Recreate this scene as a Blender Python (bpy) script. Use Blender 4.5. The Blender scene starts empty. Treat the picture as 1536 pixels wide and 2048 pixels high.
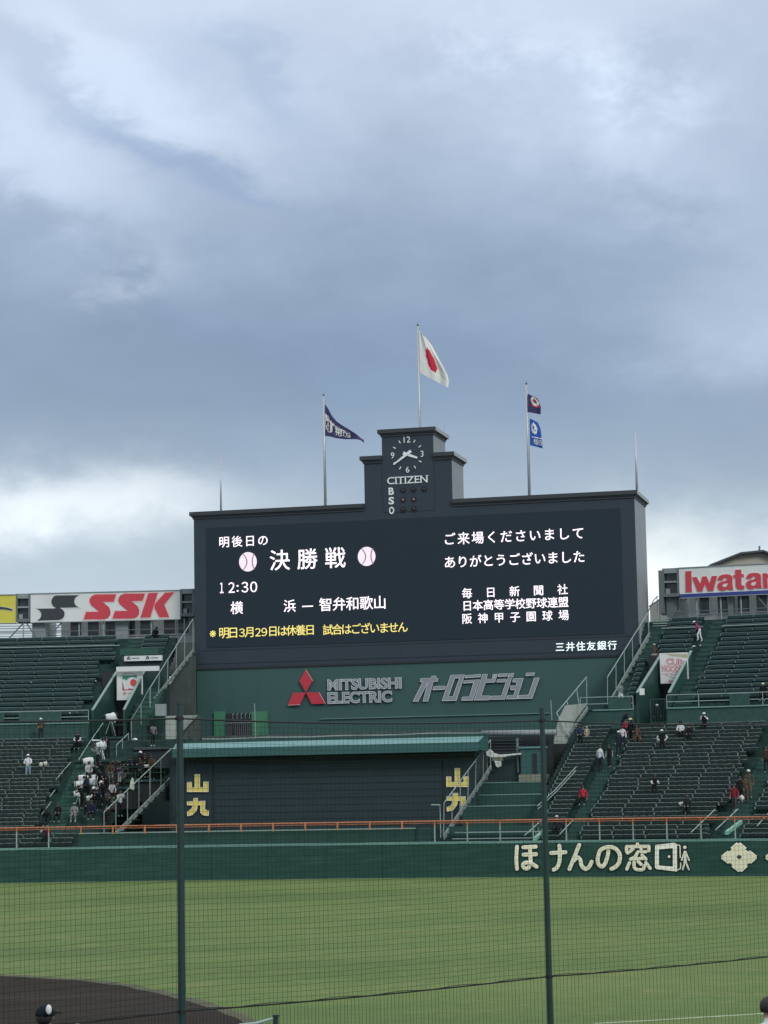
import bpy, bmesh, math, random
import numpy as np
from mathutils import Vector, Matrix, geometry, noise
random.seed(7)
SC = bpy.context.scene
COL = SC.collection

# ---------------------------------------------------------------- camera, world, sun, exposure
FPX, PITCH, ROLL, YAW, EYE, R0, VB = 4500.0, math.radians(6.85), .019, math.radians(14), 5.8, 136.0, 31.0
_a = math.pi/2 + PITCH
MR = np.array([[1,0,0],[0,math.cos(_a),-math.sin(_a)],[0,math.sin(_a),math.cos(_a)]]) @ \
     np.array([[math.cos(-ROLL),-math.sin(-ROLL),0],[math.sin(-ROLL),math.cos(-ROLL),0],[0,0,1]])
CAM = np.array([0,0,EYE])
cd = bpy.data.cameras.new('camera'); cam = bpy.data.objects.new('camera', cd); COL.objects.link(cam)
cam.matrix_world = Matrix([list(MR[i])+[float(CAM[i])] for i in range(3)]+[[0,0,0,1]])
cd.sensor_fit = 'HORIZONTAL'; cd.sensor_width = 36; cd.lens = FPX/1536*36
cd.clip_start = .1; cd.clip_end = 9000
SC.camera = cam
SC.view_settings.view_transform = 'Standard'; SC.view_settings.look = 'None'
SC.view_settings.exposure = 0; SC.view_settings.gamma = 1
SC.render.resolution_x = 768; SC.render.resolution_y = 1024

SUN_AZ, SUN_EL = math.radians(150), math.radians(30)      # azimuth from +Y towards +X
W = bpy.data.worlds.new('World'); SC.world = W; W.use_nodes = True
nt = W.node_tree; N = nt.nodes; L = nt.links; N.clear()
def nd(t, **k):
    n = N.new(t)
    for a, b in k.items(): setattr(n, a, b)
    return n
def mth(op, a, b=None, c=None, clamp=False):
    n = nd('ShaderNodeMath', operation=op, use_clamp=clamp)
    for i, v in enumerate((a, b, c)):
        if v is None: continue
        if isinstance(v, (int, float)): n.inputs[i].default_value = v
        else: L.new(v, n.inputs[i])
    return n.outputs[0]
tc = nd('ShaderNodeTexCoord'); sep = nd('ShaderNodeSeparateXYZ'); L.new(tc.outputs['Generated'], sep.inputs[0])
X, Y, Z = sep.outputs
az = mth('ARCTAN2', X, Y)
cmb = nd('ShaderNodeCombineXYZ'); L.new(az, cmb.inputs[0]); L.new(mth('MULTIPLY', Z, 1.7), cmb.inputs[1])
def wnoise(scale, detail, rough, dist=0., off=0.):
    mp = nd('ShaderNodeMapping'); mp.inputs['Location'].default_value = (off, off*.7, off*.3)
    L.new(cmb.outputs[0], mp.inputs[0])
    n = nd('ShaderNodeTexNoise'); n.inputs['Scale'].default_value = scale; n.inputs['Detail'].default_value = detail
    n.inputs['Roughness'].default_value = rough; n.inputs['Distortion'].default_value = dist
    L.new(mp.outputs[0], n.inputs['Vector']); return n.outputs['Fac']
nA = wnoise(7, 6, .55, .3, 3.1); nB = wnoise(26, 9, .6, .25, 1.7); nC = wnoise(11, 7, .55, .4, 8.3)
# warped direction so that cloud edges are ragged
aw = mth('ADD', az, mth('MULTIPLY', mth('SUBTRACT', nC, .5), .085))
aw = mth('ADD', aw, mth('MULTIPLY', mth('SUBTRACT', nB, .5), .035))
zw = mth('ADD', Z, mth('MULTIPLY', mth('SUBTRACT', nA, .5), .055))
zw = mth('ADD', zw, mth('MULTIPLY', mth('SUBTRACT', nB, .5), .030))
ramp = nd('ShaderNodeValToRGB'); L.new(zw, ramp.inputs[0]); cr = ramp.color_ramp
stops = [(0,(.66,.73,.76)),(.06,(.58,.67,.73)),(.105,(.47,.58,.67)),(.140,(.35,.445,.565)),(.185,(.262,.352,.490)),
         (.235,(.335,.435,.592)),(.285,(.475,.575,.735)),(.345,(.61,.71,.875)),(.55,(.85,.92,1.02)),(1,(1.30,1.35,1.41))]
while len(cr.elements) < len(stops): cr.elements.new(.5)
for e, (p, c) in zip(cr.elements, stops): e.position = p; e.color = (*c, 1)
cr.interpolation = 'B_SPLINE'
def blob(px, py, rx, ry, ang, gain, col, sharp=1.0, tex=None):
    a0 = (px-768)/FPX; z0 = math.sin(math.atan((1564-py)/FPX)); ca, sa = math.cos(ang), math.sin(ang)
    da = mth('SUBTRACT', aw, a0); dz = mth('SUBTRACT', zw, z0)
    p = mth('DIVIDE', mth('ADD', mth('MULTIPLY', da, ca), mth('MULTIPLY', dz, sa)), rx)
    q = mth('DIVIDE', mth('SUBTRACT', mth('MULTIPLY', dz, ca), mth('MULTIPLY', da, sa)), ry)
    r2 = mth('ADD', mth('MULTIPLY', p, p), mth('MULTIPLY', q, q))
    if sharp > 1: r2 = mth('POWER', r2, sharp)
    g = mth('EXPONENT', mth('MULTIPLY', r2, -1.0))
    if tex is not None: g = mth('MULTIPLY', g, mth('MULTIPLY', mth('SUBTRACT', tex, .36, clamp=True), 4.2))
    v = nd('ShaderNodeVectorMath', operation='SCALE'); v.inputs[0].default_value = [c*gain for c in col]; L.new(g, v.inputs['Scale'])
    return v.outputs[0]
def vadd(a, b):
    v = nd('ShaderNodeVectorMath', operation='ADD'); L.new(a, v.inputs[0]); L.new(b, v.inputs[1]); return v.outputs[0]
sky = ramp.outputs[0]
warm, cool = (1, .98, .90), (.92, 1, 1.08)
for b in [(100,990,.070,.014,.02,.46,(1,.97,.87),1.0,None),(330,960,.035,.010,.1,.16,warm,1.0,nB),(1330,1190,.045,.028,0,.50,(1,.94,.76),1.0,None),
          (1620,1120,.05,.018,0,.18,warm,1.0,None),
          (1520,650,.055,.022,.1,.19,cool,1.0,None),(1290,130,.046,.016,-.5,.19,cool,1.0,nB),(1000,60,.040,.010,-.1,.16,cool,1.0,nB),
          (60,250,.060,.020,-.55,.17,cool,1.5,None),(270,90,.070,.013,-.45,.14,cool,1.3,None),
          (1350,330,.075,.020,-.55,.12,cool,1.0,None),(290,540,.022,.012,.4,.16,warm,1.0,nB),
          (330,245,.050,.0085,-.52,-.10,(1,.85,.6),1.2,None),(500,60,.030,.010,-.6,-.08,(1,.85,.6),1.0,None),
          (760,760,.14,.03,-.05,-.035,(1,.9,.7),1.0,None)]:
    sky = vadd(sky, blob(*b))
# soft large-scale mottling
mot = mth('ADD', mth('MULTIPLY', mth('SUBTRACT', nA, .5), .24), mth('ADD', mth('MULTIPLY', mth('SUBTRACT', nC, .5), .20), 1.0))
mot = mth('ADD', mot, mth('MULTIPLY', mth('SUBTRACT', nB, .5), .09))
v = nd('ShaderNodeVectorMath', operation='SCALE'); L.new(sky, v.inputs[0]); L.new(mot, v.inputs['Scale']); sky = v.outputs[0]
v = nd('ShaderNodeVectorMath', operation='SCALE'); L.new(sky, v.inputs[0]); v.inputs['Scale'].default_value = 10.0; sky = v.outputs[0]
nis = nd('ShaderNodeTexSky', sky_type='NISHITA'); nis.sun_disc = False; nis.sun_elevation = SUN_EL; nis.sun_rotation = SUN_AZ
mx = nd('ShaderNodeMix', data_type='RGBA'); mx.inputs['Factor'].default_value = .96
L.new(nis.outputs[0], mx.inputs[6]); L.new(sky, mx.inputs[7])
bg = nd('ShaderNodeBackground'); bg.inputs['Strength'].default_value = .1; L.new(mx.outputs[2], bg.inputs[0])
wo = nd('ShaderNodeOutputWorld'); L.new(bg.outputs[0], wo.inputs[0])
sd = bpy.data.lights.new('sun', 'SUN'); sd.energy = 1.35; sd.angle = math.radians(16); sd.color = (1, .965, .9)
so = bpy.data.objects.new('sun', sd); COL.objects.link(so)
sdir = Vector((math.sin(SUN_AZ)*math.cos(SUN_EL), math.cos(SUN_AZ)*math.cos(SUN_EL), math.sin(SUN_EL)))
so.rotation_euler = sdir.to_track_quat('Z', 'Y').to_euler(); so.location = (40, -40, 60)

# ---------------------------------------------------------------- place geometry
def ray(x, y):
    return MR @ np.array([(x-768)/FPX, -(y-1024)/FPX, -1.0])
_d = ray(830, 1756.3); F0 = CAM + _d*(-EYE/_d[2])
NV = np.array([math.sin(YAW), math.cos(YAW), 0]); TV = np.array([math.cos(YAW), -math.sin(YAW), 0]); CC = F0 - R0*NV
def A(s, v, z=0.):                       # along the curved outfield, v metres behind the fence
    al = math.pi/2 - YAW - s/R0
    return Vector((CC[0]+(R0+v)*math.cos(al), CC[1]+(R0+v)*math.sin(al), z))
def ayaw(s): return -(YAW + s/R0)        # z rotation of a thing whose +y faces away from the field
def BP(u, v, z):                         # straight frame of the scoreboard
    p = F0 + u*TV + v*NV; return Vector((p[0], p[1], z))
def cyl(x, y, v):
    d = ray(x, y); o = CAM[:2]-CC[:2]; dd = d[:2]; R = R0+v
    a = dd@dd; b = 2*o@dd; c = o@o-R*R; k = (-b+math.sqrt(b*b-4*a*c))/2/a
    p = CAM+k*d; al = math.atan2(p[1]-CC[1], p[0]-CC[0]); return (math.pi/2-YAW-al)*R0, p[2]
def bpl(x, y, v):
    d = ray(x, y); p0 = F0+v*NV; k = ((p0-CAM)@NV)/(d@NV); p = CAM+k*d; return (p-F0)@TV, p[2]
def PB(x, y, v): u, z = bpl(x, y, v); return BP(u, v, z)
def PA(x, y, v): s, z = cyl(x, y, v); return A(s, v, z)
def ground(x, y, z=0.):
    d = ray(x, y); k = (z-EYE)/d[2]; p = CAM+k*d; return Vector((p[0], p[1], z))
def PY(x, y, Yd):
    d = ray(x, y); p = CAM+d*(Yd/d[1]); return Vector(p)
def zl(v): return 1.80 + .258*(v-1.7)/.67
def zu(v): return 10.80 + .365*(v-23)/.67

# ---------------------------------------------------------------- materials
MATS = {}
def mat(name, col, rough=.6, metal=0., var=.12, scale=3., bump=0., bscale=40., emit=0., stain=None, spec=.5):
    if name in MATS: return MATS[name]
    m = bpy.data.materials.new(name); m.use_nodes = True; t = m.node_tree; b = t.nodes['Principled BSDF']
    b.inputs['Roughness'].default_value = rough; b.inputs['Metallic'].default_value = metal
    b.inputs['Specular IOR Level'].default_value = spec if rough < .74 else min(spec, .12)
    g = t.nodes.new('ShaderNodeTexCoord'); ns = t.nodes.new('ShaderNodeTexNoise')
    ns.inputs['Scale'].default_value = scale; ns.inputs['Detail'].default_value = 6; ns.inputs['Roughness'].default_value = .6
    t.links.new(g.outputs['Object'], ns.inputs['Vector'])
    mp = t.nodes.new('ShaderNodeMapRange'); mp.inputs['From Min'].default_value = .25; mp.inputs['From Max'].default_value = .75
    mp.inputs['To Min'].default_value = 1-var; mp.inputs['To Max'].default_value = 1+var
    t.links.new(ns.outputs['Fac'], mp.inputs['Value'])
    vm = t.nodes.new('ShaderNodeVectorMath'); vm.operation = 'SCALE'; vm.inputs[0].default_value = col
    t.links.new(mp.outputs[0], vm.inputs['Scale']); out = vm.outputs[0]
    if stain:
        n2 = t.nodes.new('ShaderNodeTexNoise'); n2.inputs['Scale'].default_value = stain[1]; n2.inputs['Detail'].default_value = 8
        mpg = t.nodes.new('ShaderNodeMapping'); mpg.inputs['Scale'].default_value = stain[2]
        t.links.new(g.outputs['Object'], mpg.inputs[0]); t.links.new(mpg.outputs[0], n2.inputs['Vector'])
        r = t.nodes.new('ShaderNodeMapRange'); r.inputs['From Min'].default_value = .5; r.inputs['From Max'].default_value = .72
        r.inputs['To Max'].default_value = stain[3]
        t.links.new(n2.outputs['Fac'], r.inputs['Value'])
        mi = t.nodes.new('ShaderNodeMix'); mi.data_type = 'RGBA'; t.links.new(r.outputs[0], mi.inputs['Factor'])
        t.links.new(out, mi.inputs[6]); mi.inputs[7].default_value = (*stain[0], 1); out = mi.outputs[2]
    t.links.new(out, b.inputs['Base Color'])
    if emit:
        t.links.new(out, b.inputs['Emission Color']); b.inputs['Emission Strength'].default_value = emit
    if bump:
        n3 = t.nodes.new('ShaderNodeTexNoise'); n3.inputs['Scale'].default_value = bscale; n3.inputs['Detail'].default_value = 5
        t.links.new(g.outputs['Object'], n3.inputs['Vector'])
        bp = t.nodes.new('ShaderNodeBump'); bp.inputs['Strength'].default_value = bump; bp.inputs['Distance'].default_value = .02
        t.links.new(n3.outputs['Fac'], bp.inputs['Height']); t.links.new(bp.outputs[0], b.inputs['Normal'])
    MATS[name] = m; return m
st_v = (1.2, 1.2, .15)
M_wall  = mat('padded_wall_green', (.016,.062,.050), .55, spec=.3, var=.10, scale=.8, stain=((.055,.115,.11), 1.2, (.4,.4,3.2), .38), bump=.15, bscale=9)
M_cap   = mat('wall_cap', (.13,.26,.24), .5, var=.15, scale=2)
M_wall2 = mat('inner_wall_green', (.014,.060,.050), .6, var=.10, scale=.8)
M_teal  = mat('scoreboard_teal', (.034,.092,.088), .55, var=.05, scale=.6, stain=((.030,.075,.075), .8, st_v, .45))
M_navy  = mat('scoreboard_charcoal', (.031,.046,.064), .55, spec=.35, var=.06, scale=.7)
M_navy2 = mat('cornice_charcoal', (.036,.042,.050), .5, var=.10, scale=1.5)
M_side  = mat('scoreboard_side_grey', (.25,.27,.29), .5, var=.06, scale=1, stain=((.19,.21,.22), 1.5, st_v, .5))
M_capgr = mat('cornice_side_grey', (.36,.38,.38), .5, var=.1)
M_screen= mat('led_panel', (.019,.032,.046), .6, spec=.25, var=.04, scale=6)
M_dark  = mat('backscreen_dark', (.017,.037,.045), .6, var=.12, scale=.9)
M_dark2 = mat('dark_recess', (.018,.022,.028), .7)
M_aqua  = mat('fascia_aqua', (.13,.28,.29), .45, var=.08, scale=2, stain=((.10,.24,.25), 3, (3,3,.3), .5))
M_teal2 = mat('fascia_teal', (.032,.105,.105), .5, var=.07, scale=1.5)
M_tread = mat('terrace_green', (.024,.055,.052), .75, var=.25, scale=1.6, stain=((.06,.09,.085), 2.2, (1,1,1), .6))
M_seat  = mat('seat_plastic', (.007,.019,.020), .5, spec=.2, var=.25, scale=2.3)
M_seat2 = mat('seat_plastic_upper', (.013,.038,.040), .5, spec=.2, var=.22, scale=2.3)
M_lip = mat('seat_skylit_lip', (.20,.26,.25), .4, var=.55, scale=1.7)  # sky light catching the seat back edges, painted as a paler plastic
M_lipu = mat('seat_skylit_lip_upper', (.17,.24,.235), .4, var=.3, scale=1.7)  # upper seats: sky-lit back edge painted pale
M_aisle = mat('aisle_green', (.040,.090,.082), .8, var=.2, scale=3)
M_nose  = mat('step_nosing', (.30,.33,.27), .7, var=.3, scale=5)
M_stair = mat('stair_green', (.018,.078,.060), .7, var=.2, scale=3)
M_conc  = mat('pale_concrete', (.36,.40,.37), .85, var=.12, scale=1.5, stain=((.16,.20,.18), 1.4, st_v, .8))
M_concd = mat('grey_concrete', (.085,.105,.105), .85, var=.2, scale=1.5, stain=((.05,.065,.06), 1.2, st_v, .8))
M_galv  = mat('galvanised_steel', (.32,.40,.40), .45, .3, var=.12, scale=4)
M_rail  = mat('pale_green_rail', (.29,.39,.37), .45, .1, var=.1, scale=4)
M_beam  = mat('beam_grey_green', (.19,.24,.23), .6, var=.15, scale=3)
M_cop   = mat('coping_grey_green', (.20,.30,.27), .6, var=.15, scale=2)
M_mint  = mat('mint_rail', (.20,.42,.33), .5, var=.1)
M_grn   = mat('green_metal', (.018,.062,.055), .5, var=.12, scale=3)
M_door  = mat('door_green', (.050,.190,.110), .55, var=.14, scale=3, stain=((.03,.12,.08), 3, st_v, .6))
M_orange= mat('orange_rail', (.50,.18,.085), .5, var=.18, scale=4, stain=((.30,.10,.05), 5, (1,1,1), .6))
M_pole  = mat('net_pole_green', (.012,.036,.034), .4, var=.18, scale=6)
M_cord  = mat('net_cord', (.012,.028,.010), .8, var=.2)
M_cable = mat('black_cable', (.006,.008,.008), .6)
M_white = mat('white_paint', (.68,.70,.70), .5, var=.05, scale=1.2, stain=((.52,.55,.55), 1.5, (.6,.6,.25), .4))
M_signw = mat('sign_white', (.68,.71,.71), .5, var=.05, scale=.9, stain=((.55,.58,.58), 1.0, (.6,.6,.25), .45))
M_yel   = mat('sign_yellow', (.60,.56,.08), .5, var=.06)
M_red   = mat('sign_red', (.56,.050,.075), .5, var=.06)
M_redl  = mat('emblem_red', (.50,.035,.055), .4, var=.06)
M_pink  = mat('sign_pink_edge', (.74,.55,.55), .5)
M_blk   = mat('sign_black', (.035,.042,.052), .5, var=.1)
M_black = mat('black_edge', (.008,.010,.012), .5)
M_blue  = mat('sign_blue', (.03,.05,.24), .5)
M_cream = mat('letter_cream', (.80,.77,.57), .55, var=.06, scale=2)
M_creamw= mat('letter_rim', (.88,.88,.78), .5)
M_gold  = mat('letter_yellow', (.80,.66,.16), .5, var=.07, scale=2)
M_lgrey = mat('letter_grey', (.25,.28,.32), .45, var=.06)
M_ledge = mat('letter_bright_edge', (.66,.72,.72), .4, var=.05)
M_text  = mat('led_white', (.95,.86,.95), .5, emit=.85, var=.02)
M_textc = mat('led_cyan_white', (.85,.97,.97), .5, emit=.75, var=.02)
M_texty = mat('led_yellow', (.90,.76,.22), .5, emit=.55, var=.02)
M_ball  = mat('led_ball', (.84,.74,.83), .5, emit=.50, var=.06, scale=2)
M_seam  = mat('led_seam', (.36,.14,.22), .5, emit=.35)
M_clockw= mat('clock_white', (.80,.82,.84), .4, var=.03)
M_lamp  = mat('lamp_lens', (.045,.040,.055), .25)
M_lampa = mat('lamp_lens_amber', (.26,.18,.13), .25)
M_glass = mat('window_glass', (.05,.055,.07), .15, var=.2, scale=1)
M_frame = mat('window_frame', (.62,.65,.64), .5, var=.12)
M_boxg  = mat('steel_box_grey', (.13,.16,.17), .5, var=.12, scale=2)
M_boxl  = mat('steel_box_light', (.24,.28,.30), .5, var=.12, scale=2)
M_louv  = mat('louvre_grey', (.40,.42,.45), .5, var=.05)
M_beige = mat('beige_cladding', (.42,.40,.33), .7, var=.06, scale=.3)
M_roofd = mat('roof_edge', (.05,.06,.08), .6)
M_skin  = mat('skin', (.45,.28,.20), .6, var=.1)
M_hair  = mat('dark_hair', (.012,.010,.010), .5, var=.3, scale=30, bump=.5, bscale=60)
M_flagw = mat('flag_white_cloth', (.72,.74,.72), .8, var=.04)
M_flagr = mat('flag_red', (.50,.03,.06), .8)
M_flagn = mat('flag_navy', (.055,.050,.135), .8, var=.12, scale=3)
M_flagb = mat('flag_blue', (.035,.11,.42), .8, var=.12, scale=3)
M_tarp  = mat('white_plastic_sheet', (.62,.66,.66), .45, var=.2, scale=4)
M_gnet  = mat('green_tarp', (.03,.20,.16), .6, var=.15)
def cloth(c, nm=None): return mat('cloth_%d_%d_%d' % tuple(int(k*1000) for k in c), c, .85, var=.12, scale=5, bump=.2, bscale=18)

# ground materials
def grass_mat():
    m = bpy.data.materials.new('outfield_grass'); m.use_nodes = True; t = m.node_tree; b = t.nodes['Principled BSDF']
    b.inputs['Roughness'].default_value = .9; b.inputs['Specular IOR Level'].default_value = .15
    g = t.nodes.new('ShaderNodeTexCoord')
    def nz(sc, mapsc, det=6, rough=.6, rot=0):
        mp = t.nodes.new('ShaderNodeMapping'); mp.inputs['Scale'].default_value = mapsc; mp.inputs['Rotation'].default_value = (0,0,rot)
        t.links.new(g.outputs['Object'], mp.inputs[0]); n = t.nodes.new('ShaderNodeTexNoise')
        n.inputs['Scale'].default_value = sc; n.inputs['Detail'].default_value = det; n.inputs['Roughness'].default_value = rough
        t.links.new(mp.outputs[0], n.inputs['Vector']); return n.outputs['Fac']
    def rg(fac, a, b_, c0, c1):
        r = t.nodes.new('ShaderNodeMapRange'); r.inputs['From Min'].default_value = a; r.inputs['From Max'].default_value = b_
        t.links.new(fac, r.inputs['Value']); r.inputs['To Min'].default_value = c0; r.inputs['To Max'].default_value = c1; return r.outputs[0]
    def mix(fac, a, c):
        mi = t.nodes.new('ShaderNodeMix'); mi.data_type = 'RGBA'; t.links.new(fac, mi.inputs['Factor'])
        if isinstance(a, tuple): mi.inputs[6].default_value = (*a, 1)
        else: t.links.new(a, mi.inputs[6])
        mi.inputs[7].default_value = (*c, 1); return mi.outputs[2]
    c = mix(rg(nz(.12, (.5,1,1), 5), .35, .65, 0, 1), (.112,.178,.056), (.150,.216,.072))
    c = mix(rg(nz(.3, (.6,1,1), 8, .7, -.08), .50, .70, 0, .75), c, (.200,.230,.088))
    c = mix(rg(nz(.55, (.45,1.0,1), 9, .75, -.2), .55, .70, 0, .6), c, (.31,.29,.15))
    c = mix(rg(nz(.07, (.35,1,1), 4, .5, .15), .50, .62, 0, .55), c, (.080,.140,.050))
    c = mix(rg(nz(3.2, (.6,1,1), 6, .8), .42, .72, 0, .75), c, (.070,.125,.040))
    c = mix(rg(nz(2.4, (.5,1,1), 7, .8), .56, .72, 0, .6), c, (.30,.29,.16))
    t.links.new(c, b.inputs['Base Color'])
    n3 = t.nodes.new('ShaderNodeTexNoise'); n3.inputs['Scale'].default_value = 25; t.links.new(g.outputs['Object'], n3.inputs['Vector'])
    bp = t.nodes.new('ShaderNodeBump'); bp.inputs['Strength'].default_value = .4; bp.inputs['Distance'].default_value = .03
    t.links.new(n3.outputs['Fac'], bp.inputs['Height']); t.links.new(bp.outputs[0], b.inputs['Normal'])
    return m
M_grass = grass_mat()
M_dirt = mat('black_infield_dirt', (.028,.022,.018), .95, var=.25, scale=1.3, bump=.6, bscale=12, stain=((.045,.040,.038), .35, (.25,1,1), .7))
M_asph = mat('asphalt', (.055,.055,.057), .9, var=.15, scale=.5)
M_fringe = mat('worn_turf_edge', (.105,.110,.075), .95, var=.3, scale=2)

# ---------------------------------------------------------------- mesh helpers
class MB:
    def __init__(s): s.v = []; s.f = []; s.m = []
    def add(s, vs, fs, mi=0):
        o = len(s.v); s.v += [tuple(p) for p in vs]; s.f += [tuple(i+o for i in f) for f in fs]; s.m += [mi]*len(fs); return s
    def hexa(s, p, mi=0):      # 8 points: bottom 4 (ccw) then top 4
        return s.add(p, [(0,3,2,1),(4,5,6,7),(0,1,5,4),(1,2,6,5),(2,3,7,6),(3,0,4,7)], mi)
    def box(s, x0, x1, y0, y1, z0, z1, mi=0):
        return s.hexa([(x0,y0,z0),(x1,y0,z0),(x1,y1,z0),(x0,y1,z0),(x0,y0,z1),(x1,y0,z1),(x1,y1,z1),(x0,y1,z1)], mi)
    def bb(s, u0, u1, v0, v1, z0, z1, mi=0):
        return s.hexa([BP(u0,v0,z0),BP(u1,v0,z0),BP(u1,v1,z0),BP(u0,v1,z0),BP(u0,v0,z1),BP(u1,v0,z1),BP(u1,v1,z1),BP(u0,v1,z1)], mi)
    def arc(s, s0, s1, v0, v1, z0, z1, mi=0, step=2.5):
        n = max(1, int(math.ceil((s1-s0)/step))); vs = []; fs = []
        for i in range(n+1):
            q = s0+(s1-s0)*i/n; vs += [A(q,v0,z0),A(q,v1,z0),A(q,v1,z1),A(q,v0,z1)]
        for i in range(n):
            a, b = 4*i, 4*i+4
            for k in range(4): fs.append((a+k, b+k, b+(k+1)%4, a+(k+1)%4))
        fs.append((0,3,2,1)[::-1]); fs.append((4*n,4*n+1,4*n+2,4*n+3)[::-1])
        return s.add(vs, fs, mi)
    def tube(s, pts, r, n=6, mi=0, r1=None):
        pts = [Vector(p) for p in pts]; vs = []; fs = []; m = len(pts)
        for i, p in enumerate(pts):
            d = (pts[min(i+1,m-1)]-pts[max(i-1,0)]).normalized()
            a = d.cross(Vector((0,0,1))); a = a.normalized() if a.length > 1e-3 else Vector((1,0,0)); b = d.cross(a)
            rr = r if r1 is None else r+(r1-r)*i/(m-1)
            for k in range(n):
                t = 2*math.pi*(k+.5)/n; vs.append(p+a*math.cos(t)*rr+b*math.sin(t)*rr)
        for i in range(m-1):
            for k in range(n): fs.append((i*n+k, i*n+(k+1)%n, (i+1)*n+(k+1)%n, (i+1)*n+k))
        fs.append(tuple(range(n))[::-1]); fs.append(tuple(range((m-1)*n, m*n)))
        return s.add(vs, fs, mi)
    def prism(s, pts, ext, mi=0):      # planar polygon pts (3D), extruded by vector ext (towards the viewer)
        pts = [Vector(p) for p in pts]; n = len(pts); ext = Vector(ext)
        tri = geometry.tessellate_polygon([pts])
        vs = [p+ext for p in pts]+pts
        fs = [tuple(t) for t in tri]+[tuple(i+n for i in t)[::-1] for t in tri]+[(i,(i+1)%n,(i+1)%n+n,i+n) for i in range(n)]
        return s.add(vs, fs, mi)
    def sph(s, c, r, nu=10, nv=6, mi=0, sc=(1,1,1), z0=-1.):
        c = Vector(c); vs = []; fs = []
        for j in range(nv+1):
            t = math.asin(z0)+(math.pi/2-math.asin(z0))*j/nv
            for i in range(nu):
                a = 2*math.pi*i/nu; vs.append(c+Vector((math.cos(a)*math.cos(t)*r*sc[0], math.sin(a)*math.cos(t)*r*sc[1], math.sin(t)*r*sc[2])))
        for j in range(nv):
            for i in range(nu): fs.append((j*nu+i, j*nu+(i+1)%nu, (j+1)*nu+(i+1)%nu, (j+1)*nu+i))
        fs.append(tuple(range(nu))[::-1]); return s.add(vs, fs, mi)
def wloc(o):
    v = Vector((0,0,0))
    while o is not None: v += o.location; o = o.parent
    return v
def mk(name, mb, mats, parent=None, origin=None, smooth=False):
    if not isinstance(mats, (list, tuple)): mats = [mats]
    if parent is not None: org = wloc(parent)
    elif origin is not None: org = Vector(origin)
    else:
        a = np.array(mb.v); org = Vector(((a[:,0].min()+a[:,0].max())/2, (a[:,1].min()+a[:,1].max())/2, a[:,2].min()))
    me = bpy.data.meshes.new(name); me.from_pydata([(p[0]-org.x, p[1]-org.y, p[2]-org.z) for p in mb.v], [], mb.f)
    for m in mats: me.materials.append(m)
    if any(mb.m): me.polygons.foreach_set('material_index', mb.m)
    if smooth: me.polygons.foreach_set('use_smooth', [True]*len(me.polygons))
    me.update(); bm = bmesh.new(); bm.from_mesh(me); bmesh.ops.recalc_face_normals(bm, faces=bm.faces); bm.to_mesh(me); bm.free()
    o = bpy.data.objects.new(name, me); COL.objects.link(o)
    if parent is not None: o.parent = parent
    else: o.location = org
    return o
def tag(o, label=None, cat=None, group=None, kind=None):
    if label: o['label'] = label
    if cat: o['category'] = cat
    if group: o['group'] = group
    if kind: o['kind'] = kind
    return o
def thing(name, label, cat, loc, group=None):
    o = bpy.data.objects.new(name, None); COL.objects.link(o); o.location = loc; o.empty_display_size = .3
    return tag(o, label, cat, group)
def struct(name, mb, m, origin=None, smooth=False):
    o = mk(name, mb, m, origin=origin, smooth=smooth); o['kind'] = 'structure'; return o

# ---- text from the built-in font
def text_raw(body, weight=0., res=3):
    c = bpy.data.curves.new('glyphs', 'FONT'); c.body = body; c.offset = weight; c.resolution_u = res
    o = bpy.data.objects.new('glyphs', c); COL.objects.link(o)
    me = bpy.data.meshes.new_from_object(o.evaluated_get(bpy.context.evaluated_depsgraph_get()))
    vs = np.array([tuple(v.co)[:2] for v in me.vertices]); fs = [tuple(p.vertices) for p in me.polygons]
    bpy.data.objects.remove(o); bpy.data.curves.remove(c); bpy.data.meshes.remove(me)
    return vs, fs
def islands(vs, fs):
    par = list(range(len(vs)))
    def fd(i):
        while par[i] != i: par[i] = par[par[i]]; i = par[i]
        return i
    # glyph meshes share no vertices between letters; weld by face
    for f in fs:
        for k in f[1:]: par[fd(k)] = fd(f[0])
    g = {}
    for f in fs: g.setdefault(fd(f[0]), []).append(f)
    out = []
    for fl in g.values():
        ids = sorted({i for f in fl for i in f}); mp = {i: k for k, i in enumerate(ids)}
        out.append((vs[ids], [tuple(mp[i] for i in f) for f in fl]))
    return out
def flat_to(mb, vs, fs, fn, ext=None, mi=0):
    """vs 2D in plane coords -> 3D by fn; ext = thickness vector fn (solid letters)"""
    p = [fn(a, b) for a, b in vs]
    if ext is None: return mb.add(p, fs, mi)
    e = Vector(ext); n = len(p); cnt = {}
    for f in fs:
        for i in range(len(f)):
            a, b = f[i], f[(i+1)%len(f)]; cnt[(a,b)] = 1
    side = [(a,b,b+n,a+n) for (a,b) in cnt if (b,a) not in cnt]
    return mb.add([q+e for q in p]+p, fs+side, mi)
TOV = Vector([-c for c in NV])            # from the scoreboard towards the field
def fit(vs, a0, a1, b0, b1):
    mn = vs.min(0); mxx = vs.max(0); q = (vs-mn)/(mxx-mn); return np.stack([a0+q[:,0]*(a1-a0), b0+q[:,1]*(b1-b0)], 1)
def text_box(body, xl, xr, yt, yb, v, weight=0., wref=None):
    """pixel left, right, top and bottom (top/bottom read at the left end) -> fitted plane coordinates"""
    u0, z0 = bpl(xl, yb, v); _, z1 = bpl(xl, yt, v)
    vs, fs = text_raw(body, weight)
    u1 = None
    # right limit: walk on the horizontal line
    lo, hi = yt-60, yt+60
    for _ in range(30):
        m_ = (lo+hi)/2
        if bpl(xr, m_, v)[1] > z1: lo = m_
        else: hi = m_
    u1 = bpl(xr, (lo+hi)/2, v)[0]
    return fit(vs, u0, u1, z0, z1), fs
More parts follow.
